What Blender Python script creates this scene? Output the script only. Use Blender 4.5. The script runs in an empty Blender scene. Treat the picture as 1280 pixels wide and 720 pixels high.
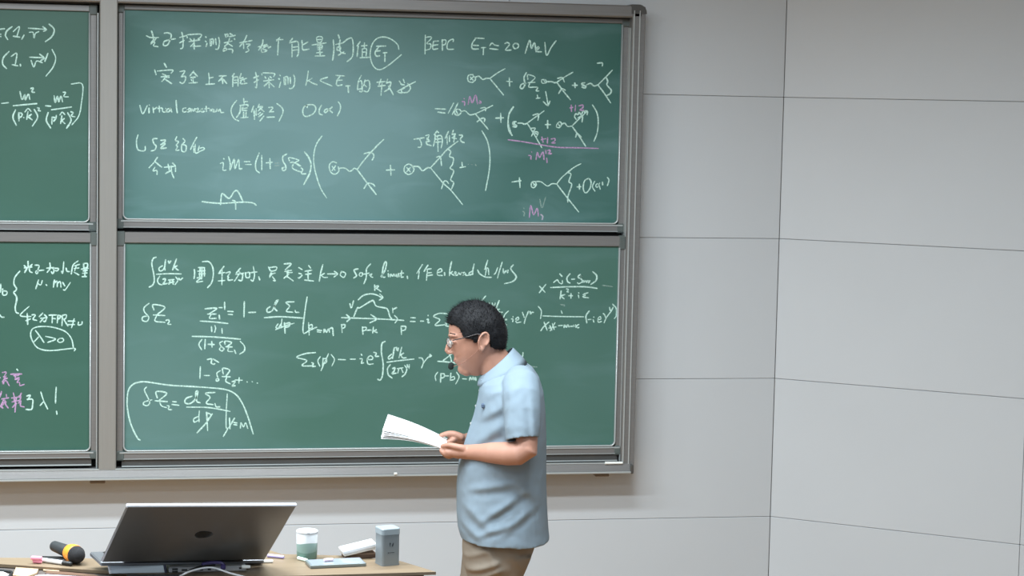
import bpy, bmesh, math, random
from mathutils import Vector, Matrix, noise
R = random.Random(7)
SC = bpy.context.scene
COL = SC.collection

# ------------------------------------------------------------------ camera, world, lights, exposure
F = 2600.0
YAW, PITCH, ROLL = 0.18996, -0.08924, 0.02078
CAM = Vector((-2.78358, -8.47216, 2.357))
FW = Vector((math.sin(YAW)*math.cos(PITCH), math.cos(YAW)*math.cos(PITCH), math.sin(PITCH)))
_r0 = Vector((math.cos(YAW), -math.sin(YAW), 0)); _u0 = _r0.cross(FW)
RT = _r0*math.cos(ROLL) + _u0*math.sin(ROLL)
UP = -_r0*math.sin(ROLL) + _u0*math.cos(ROLL)
cd = bpy.data.cameras.new('camera'); cam = bpy.data.objects.new('camera', cd); COL.objects.link(cam)
cd.sensor_width = 36.0; cd.lens = 36.0*F/1280.0; cd.clip_end = 60
M3 = Matrix((RT, UP, -FW)).transposed()
cam.matrix_world = Matrix.Translation(CAM) @ M3.to_4x4()
SC.camera = cam

w = bpy.data.worlds.new('world'); SC.world = w; w.use_nodes = True
w.node_tree.nodes['Background'].inputs[0].default_value = (0.8, 0.85, 0.9, 1)
w.node_tree.nodes['Background'].inputs[1].default_value = 0.3

CEIL = 3.62
def area(name, x, y, sx, sy, power, spread=150, col=(0.895, 0.99, 1.05), z=None, rot=(0, 0, 0)):
    l = bpy.data.lights.new(name, 'AREA'); l.shape = 'RECTANGLE'; l.size = sx; l.size_y = sy
    l.energy = power; l.color = col; l.spread = math.radians(spread)
    o = bpy.data.objects.new(name, l); COL.objects.link(o)
    o.location = (x, y, CEIL-0.03 if z is None else z); o.rotation_euler = rot
    return o
# rows of recessed ceiling lamps running along the room
for x in (-5.1, -3.4, -1.7):
    for y, pw, sp in ((-2.4, 42, 156), (-3.5, 52, 172), (-5.6, 18, 178), (-7.9, 16, 178), (-10.4, 16, 178)):
        area('ceiling_lamp', x, y, 1.2, 0.28, pw, sp)
SC.view_settings.view_transform = 'Standard'
SC.view_settings.look = 'None'
SC.view_settings.gamma = 1.0
SC.view_settings.use_curve_mapping = False
SC.view_settings.exposure = 0.35

# ------------------------------------------------------------------ pixel -> point helpers (1280x720 frame)
def ray(px, py): return FW + RT*((px-640)/F) + UP*((360-py)/F)
def on_y(px, py, y):
    d = ray(px, py); return CAM + d*((y-CAM.y)/d.y)
def on_z(px, py, z):
    d = ray(px, py); return CAM + d*((z-CAM.z)/d.z)
def on_plane(px, py, p0, n):
    d = ray(px, py); return CAM + d*((p0-CAM).dot(n)/d.dot(n))

# ------------------------------------------------------------------ materials
def lin(c):
    return tuple(((v/255)/12.92 if v/255 <= .04045 else ((v/255+.055)/1.055)**2.4) for v in c)
MATS = {}
def mat(name, c, rough=.6, metal=0., spec=.5, var=0., vscale=8., c2=None, bump=0., bscale=200., stretch=None, alpha=None):
    if name in MATS: return MATS[name]
    m = bpy.data.materials.new(name); m.use_nodes = True; nt = m.node_tree; b = nt.nodes['Principled BSDF']
    b.inputs['Roughness'].default_value = rough; b.inputs['Metallic'].default_value = metal
    b.inputs['Specular IOR Level'].default_value = spec
    lc = lin(c); b.inputs['Base Color'].default_value = (*lc, 1)
    tc = nt.nodes.new('ShaderNodeTexCoord'); mp = nt.nodes.new('ShaderNodeMapping')
    nt.links.new(tc.outputs['Object'], mp.inputs[0])
    if stretch: mp.inputs['Scale'].default_value = stretch
    if var or c2:
        n = nt.nodes.new('ShaderNodeTexNoise'); n.inputs['Scale'].default_value = vscale; n.inputs['Detail'].default_value = 5
        nt.links.new(mp.outputs[0], n.inputs['Vector'])
        r = nt.nodes.new('ShaderNodeValToRGB'); r.color_ramp.elements[0].position = .35; r.color_ramp.elements[1].position = .65
        a = tuple(max(0, v*(1-var)) for v in lc); d = lin(c2) if c2 else tuple(v*(1+var) for v in lc)
        r.color_ramp.elements[0].color = (*a, 1); r.color_ramp.elements[1].color = (*d, 1)
        nt.links.new(n.outputs['Fac'], r.inputs[0]); nt.links.new(r.outputs[0], b.inputs['Base Color'])
    if bump:
        n2 = nt.nodes.new('ShaderNodeTexNoise'); n2.inputs['Scale'].default_value = bscale
        nt.links.new(mp.outputs[0], n2.inputs['Vector'])
        bp = nt.nodes.new('ShaderNodeBump'); bp.inputs['Strength'].default_value = bump; bp.inputs['Distance'].default_value = .002
        nt.links.new(n2.outputs['Fac'], bp.inputs['Height']); nt.links.new(bp.outputs[0], b.inputs['Normal'])
    if alpha is not None: b.inputs['Alpha'].default_value = alpha
    MATS[name] = m; return m

WALL = mat('wall_paint', (197, 202, 206), .55, spec=.35, var=.012, vscale=1.5, bump=.05, bscale=60)
GROUT = mat('wall_joint', (165, 165, 163), .8)
CEILM = mat('ceiling_white', (225, 225, 222), .8, var=.01)
FLOORM = mat('floor_grey_vinyl', (112, 116, 122), .5, var=.05, vscale=3)
STAGEM = mat('stage_wood', (160, 116, 60), .4, var=.1, vscale=2, stretch=(1, 12, 1))
ALU = mat('brushed_aluminium', (128, 127, 126), .38, .35, .5, var=.04, vscale=6, stretch=(1, 30, 30))
ALUB = mat('bright_aluminium', (180, 186, 186), .3, .3, .6, var=.02)
ALUD = mat('dark_aluminium', (88, 87, 85), .4, .4, .5, var=.04)
BRKT = mat('grey_plastic_corner', (84, 92, 90), .5, var=.03)
DARK = mat('dark_recess', (38, 38, 38), .7, var=.05)

def board_mat(name, base, dust_sheen, blob=None):
    m = bpy.data.materials.new(name); m.use_nodes = True; nt = m.node_tree; b = nt.nodes['Principled BSDF']
    b.inputs['Roughness'].default_value = .42; b.inputs['Specular IOR Level'].default_value = .45
    tc = nt.nodes.new('ShaderNodeTexCoord')
    def ns(scale, det, sc=(1, 1, 1), dist=0.):
        mp = nt.nodes.new('ShaderNodeMapping'); mp.inputs['Scale'].default_value = sc
        nt.links.new(tc.outputs['Object'], mp.inputs[0])
        n = nt.nodes.new('ShaderNodeTexNoise'); n.inputs['Scale'].default_value = scale; n.inputs['Detail'].default_value = det
        n.inputs['Distortion'].default_value = dist
        nt.links.new(mp.outputs[0], n.inputs['Vector']); return n.outputs['Fac']
    a = ns(1.1, 2); c = ns(2.5, 4, (1, 1, 3.5), .6); d = ns(260, 2)
    r1 = nt.nodes.new('ShaderNodeMapRange'); nt.links.new(a, r1.inputs[0]); r1.inputs[1].default_value = .35; r1.inputs[2].default_value = .7
    r2 = nt.nodes.new('ShaderNodeMapRange'); nt.links.new(c, r2.inputs[0]); r2.inputs[1].default_value = .5; r2.inputs[2].default_value = .8; r2.inputs[4].default_value = .35
    add = nt.nodes.new('ShaderNodeMath'); add.operation = 'MULTIPLY_ADD'; add.use_clamp = True
    nt.links.new(r1.outputs[0], add.inputs[0]); add.inputs[1].default_value = .45; nt.links.new(r2.outputs[0], add.inputs[2])
    mx = nt.nodes.new('ShaderNodeMix'); mx.data_type = 'RGBA'
    mx.inputs[6].default_value = (*lin(base), 1); mx.inputs[7].default_value = (*lin(dust_sheen), 1)
    src = add.outputs[0]
    if blob:                                            # lamp sheen painted into the colour, mixed with wiped-about chalk
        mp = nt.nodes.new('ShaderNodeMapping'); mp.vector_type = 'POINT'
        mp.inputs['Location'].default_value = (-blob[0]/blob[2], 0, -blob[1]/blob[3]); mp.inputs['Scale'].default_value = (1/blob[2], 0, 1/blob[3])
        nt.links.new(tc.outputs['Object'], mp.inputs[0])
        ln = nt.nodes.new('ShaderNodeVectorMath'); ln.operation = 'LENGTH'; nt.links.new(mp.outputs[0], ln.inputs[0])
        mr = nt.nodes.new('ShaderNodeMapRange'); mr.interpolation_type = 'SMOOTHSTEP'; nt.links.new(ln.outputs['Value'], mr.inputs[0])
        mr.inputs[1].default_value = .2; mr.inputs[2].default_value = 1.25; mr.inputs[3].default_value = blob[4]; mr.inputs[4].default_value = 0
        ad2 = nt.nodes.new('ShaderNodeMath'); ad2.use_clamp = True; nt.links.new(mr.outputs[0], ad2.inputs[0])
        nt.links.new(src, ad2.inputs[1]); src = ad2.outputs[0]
    nt.links.new(src, mx.inputs[0]); nt.links.new(mx.outputs[2], b.inputs['Base Color'])
    bp = nt.nodes.new('ShaderNodeBump'); bp.inputs['Strength'].default_value = .06; bp.inputs['Distance'].default_value = .001
    nt.links.new(d, bp.inputs['Height']); nt.links.new(bp.outputs[0], b.inputs['Normal'])
    return m
BOARD_UR = board_mat('dusty_sheen_green_chalkboard', (44, 92, 82), (108, 144, 146), (-.3, .32, .9, .55, .85))  # right-hand boards: painted lamp sheen as well as wiped chalk
BOARD_LR = board_mat('wiped_sheen_green_chalkboard', (66, 106, 94), (94, 129, 127), (-.85, .25, .5, .5, .6))
BOARD_L = board_mat('green_chalkboard', (53, 93, 80), (63, 103, 93))

def chalk_mat(name, c, dens=.75):
    m = bpy.data.materials.new(name); m.use_nodes = True; nt = m.node_tree; b = nt.nodes['Principled BSDF']
    b.inputs['Base Color'].default_value = (*lin(c), 1); b.inputs['Roughness'].default_value = .95
    b.inputs['Specular IOR Level'].default_value = .1
    tc = nt.nodes.new('ShaderNodeTexCoord'); n = nt.nodes.new('ShaderNodeTexNoise'); n.inputs['Scale'].default_value = 140; n.inputs['Detail'].default_value = 3
    nt.links.new(tc.outputs['Object'], n.inputs['Vector'])
    r = nt.nodes.new('ShaderNodeMapRange'); nt.links.new(n.outputs['Fac'], r.inputs[0])
    r.inputs[1].default_value = .3; r.inputs[2].default_value = .6; r.inputs[3].default_value = dens*.6; r.inputs[4].default_value = min(1, dens*1.25)
    nt.links.new(r.outputs[0], b.inputs['Alpha']); return m
CHALK = chalk_mat('white_chalk', (196, 232, 222), .85)
PINK = chalk_mat('pink_chalk', (190, 158, 198), .78)
FAINT = chalk_mat('faint_chalk', (190, 220, 212), .3)

# ------------------------------------------------------------------ object helpers
def link(o, parent=None):
    COL.objects.link(o)
    if parent is not None: o.parent = parent
    return o
def origin(p):
    v = Vector((0, 0, 0))
    while p is not None: v += p.location; p = p.parent
    return v
def ob(name, V, Fc, m, parent=None, smooth=False, loc=None):
    """mesh from world-space verts; object origin at the parent's origin (or loc)"""
    o0 = origin(parent) if parent is not None else Vector((0, 0, 0))
    lo = Vector(loc)-o0 if loc is not None else Vector((0, 0, 0))
    me = bpy.data.meshes.new(name)
    me.from_pydata([tuple(Vector(v)-o0-lo) for v in V], [], Fc); me.materials.append(m)
    if smooth: me.polygons.foreach_set('use_smooth', [True]*len(me.polygons))
    me.update()
    o = bpy.data.objects.new(name, me); o.location = lo
    return link(o, parent)
def thing(name, label, cat, loc, group=None):
    o = bpy.data.objects.new(name, None); o.location = Vector(loc); o.empty_display_size = .05
    o['label'] = label; o['category'] = cat
    if group: o['group'] = group
    return link(o)
def tag(o, label, cat, group=None):
    o['label'] = label; o['category'] = cat
    if group: o['group'] = group
    return o
def add(dst, src):
    n = len(dst[0]); dst[0].extend(src[0]); dst[1].extend([tuple(i+n for i in f) for f in src[1]])
def box(x0, x1, y0, y1, z0, z1, bev=0.):
    """box given by corners; bev > 0 chamfers all edges"""
    bm = bmesh.new(); bmesh.ops.create_cube(bm, size=1)
    for v in bm.verts:
        v.co = Vector(((x0+x1)/2+v.co.x*(x1-x0), (y0+y1)/2+v.co.y*(y1-y0), (z0+z1)/2+v.co.z*(z1-z0)))
    if bev: bmesh.ops.bevel(bm, geom=bm.edges[:], offset=bev, segments=1, affect='EDGES')
    bm.verts.ensure_lookup_table(); V = [v.co.copy() for v in bm.verts]; Fc = [tuple(v.index for v in f.verts) for f in bm.faces]
    bm.free(); return V, Fc
def obox(c, ax, ay, az, hx, hy, hz, bev=0., seg=1):
    """oriented box, centre c, unit axes, half sizes"""
    bm = bmesh.new(); bmesh.ops.create_cube(bm, size=2)
    for v in bm.verts: v.co = Vector((v.co.x*hx, v.co.y*hy, v.co.z*hz))
    if bev: bmesh.ops.bevel(bm, geom=bm.edges[:], offset=bev, segments=seg, affect='EDGES', profile=.5)
    V = [Vector(c)+ax*v.co.x+ay*v.co.y+az*v.co.z for v in bm.verts]; Fc = [tuple(v.index for v in f.verts) for f in bm.faces]
    bm.free(); return V, Fc
def loft(rings, cap=True, closed=True):
    V = [p for r in rings for p in r]; n = len(rings[0]); Fc = []
    for i in range(len(rings)-1):
        for j in range(n if closed else n-1):
            k = (j+1) % n; Fc.append((i*n+j, i*n+k, (i+1)*n+k, (i+1)*n+j))
    if cap: Fc.append(tuple(range(n))[::-1]); Fc.append(tuple(range((len(rings)-1)*n, len(rings)*n)))
    return V, Fc
def catmull(P, sub=6):
    P = [Vector(p) for p in P]
    if len(P) < 3: return P
    Q = [P[0]*2-P[1]]+P+[P[-1]*2-P[-2]]; out = []
    for i in range(1, len(Q)-2):
        a, b, c, d = Q[i-1], Q[i], Q[i+1], Q[i+2]
        for k in range(sub):
            t = k/sub
            out.append(.5*((2*b)+(c-a)*t+(2*a-5*b+4*c-d)*t*t+(3*b-a-3*c+d)*t**3))
    out.append(P[-1]); return out
def tube(P, rad, n=12, round_ends=True, flat=None):
    """P points, rad list of radius or (r_side, r_up); flat: reference vector for the second radius"""
    P = [Vector(p) for p in P]; rad = [(r, r) if not isinstance(r, tuple) else r for r in rad]
    if len(rad) == 1: rad = rad*len(P)
    rings = []; ref = Vector(flat) if flat else None
    T0 = None
    for i, p in enumerate(P):
        t = (P[min(i+1, len(P)-1)]-P[max(i-1, 0)]).normalized()
        if ref is None:
            ref2 = Vector((0, 0, 1)) if abs(t.z) < .9 else Vector((1, 0, 0))
            s = t.cross(ref2).normalized() if T0 is None else (T0-t*T0.dot(t)).normalized()
            T0 = s
        else: s = t.cross(ref).normalized()
        u = s.cross(t).normalized()
        def ring(c, k): return [c+s*(rad[i][0]*k*math.cos(a))+u*(rad[i][1]*k*math.sin(a)) for a in [2*math.pi*j/n for j in range(n)]]
        rr = (rad[i][0]+rad[i][1])/2
        if round_ends and i == 0:
            for q in (.15, .5, .85): rings.append(ring(p-t*rr*math.cos(q*math.pi/2)*.9, math.sin(q*math.pi/2)))
        rings.append(ring(p, 1))
        if round_ends and i == len(P)-1:
            for q in (.85, .5, .15): rings.append(ring(p+t*rr*math.cos(q*math.pi/2)*.9, math.sin(q*math.pi/2)))
    return loft(rings)
def cyl(c0, c1, r0, r1=None, n=20): return tube([c0, c1], [r0, r0 if r1 is None else r1], n, False)
def lathe(c, prof, n=28, az=Vector((0, 0, 1)), ax=Vector((1, 0, 0))):
    ay = az.cross(ax); c = Vector(c)
    return loft([[c+az*h+ax*(r*math.cos(2*math.pi*j/n))+ay*(r*math.sin(2*math.pi*j/n)) for j in range(n)] for r, h in prof])
def union(name, pieces, voxel, m, parent=None, smooth=4, post=None):
    D = ([], [])
    for p in pieces: add(D, p)
    me = bpy.data.meshes.new('tmp'); me.from_pydata([tuple(v) for v in D[0]], [], D[1])
    bm = bmesh.new(); bm.from_mesh(me); bmesh.ops.recalc_face_normals(bm, faces=bm.faces[:]); bm.to_mesh(me); bm.free()
    o = bpy.data.objects.new('tmp', me); COL.objects.link(o)
    md = o.modifiers.new('r', 'REMESH'); md.mode = 'VOXEL'; md.voxel_size = voxel; md.use_smooth_shade = True
    if smooth:
        s = o.modifiers.new('s', 'SMOOTH'); s.iterations = smooth; s.factor = .5
    dg = bpy.context.evaluated_depsgraph_get(); ev = o.evaluated_get(dg); em = ev.to_mesh()
    V = [v.co.copy() for v in em.vertices]; Fc = [tuple(p.vertices) for p in em.polygons]
    ev.to_mesh_clear(); bpy.data.objects.remove(o); bpy.data.meshes.remove(me)
    if post: V = [post(v) for v in V]
    return ob(name, V, Fc, m, parent, True)

# ------------------------------------------------------------------ room: walls of 0.6 m panels, floor, ceiling
PHI = 0.91662
def structure(name):
    o = bpy.data.objects.new(name, None); o['kind'] = 'structure'; return link(o)
JZ = [0, .6, 1.2, 1.8, 2.4, 3.0, 3.6]
def panel_wall(name, A, B, nrm, cols, thick=.012):
    """backing slab from A to B (ground points) plus raised panels; nrm points into the room; cols = joint distances from A"""
    A = Vector(A); B = Vector(B); t = (B-A).normalized(); L = (B-A).length; up = Vector((0, 0, 1)); nrm = Vector(nrm).normalized()
    bk = ob(name, *obox((A+B)/2+up*CEIL/2-nrm*(.05+thick), t, nrm, up, L/2+.02, .05, CEIL/2), GROUT); bk['kind'] = 'structure'
    cache = {}
    g = .0008
    for i in range(len(cols)-1):
        for k in range(6):
            x0, x1 = cols[i]+g, cols[i+1]-g; z0, z1 = JZ[k]+g, JZ[k+1]-g
            key = (round(x1-x0, 4),)
            c = A+t*(x0+x1)/2+up*(z0+z1)/2-nrm*thick/2
            if key not in cache:
                o = ob('wall_panel', *obox(c, t, nrm, up, (x1-x0)/2, thick/2, (z1-z0)/2, .0016), WALL, bk, loc=c); cache[key] = o
            else:
                o = cache[key].copy(); o.location = c; link(o, bk)
    return bk
dR = Vector((math.sin(PHI), -math.cos(PHI), 0)); nR = Vector((-math.cos(PHI), -math.sin(PHI), 0))
WB = Vector((0, 0, 0))
pj = on_plane(1276.5, 640, WB, nR); colR = (pj-WB).dot(dR)
XL = -7.4
panel_wall('wall_front', (0, 0, 0), (XL, 0, 0), (0, -1, 0), [0, 1.19, 3.59, 5.99, 7.4])
wr = panel_wall('wall_angled_right', WB, WB+dR*2.6, nR, [0, colR, 2.6])
E1 = WB+dR*2.6
for nm, V in (('wall_right', box(E1.x, E1.x+.1, -13, E1.y+.05, 0, CEIL)), ('wall_left', box(XL-.1, XL, -13, .1, 0, CEIL)),
              ('wall_back', box(XL-.1, E1.x+.1, -13.1, -13, 0, CEIL))):
    ob(nm, *V, WALL)['kind'] = 'structure'
ob('floor', *box(XL-.1, E1.x+.1, -13.1, -4.0, -.1, 0), FLOORM)['kind'] = 'structure'
ob('floor', *box(XL-.1, E1.x+.1, -4.0, .2, -.1, 0), STAGEM)['kind'] = 'structure'
ob('ceiling', *box(XL-.1, E1.x+.1, -13.1, .2, CEIL, CEIL+.1), CEILM)['kind'] = 'structure'
bb = ob('baseboard_front', *box(XL, -.01, -.012, 0, 0.0, .1, .003), mat('baseboard_grey', (120, 118, 114), .5)); bb['kind'] = 'structure'

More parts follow.
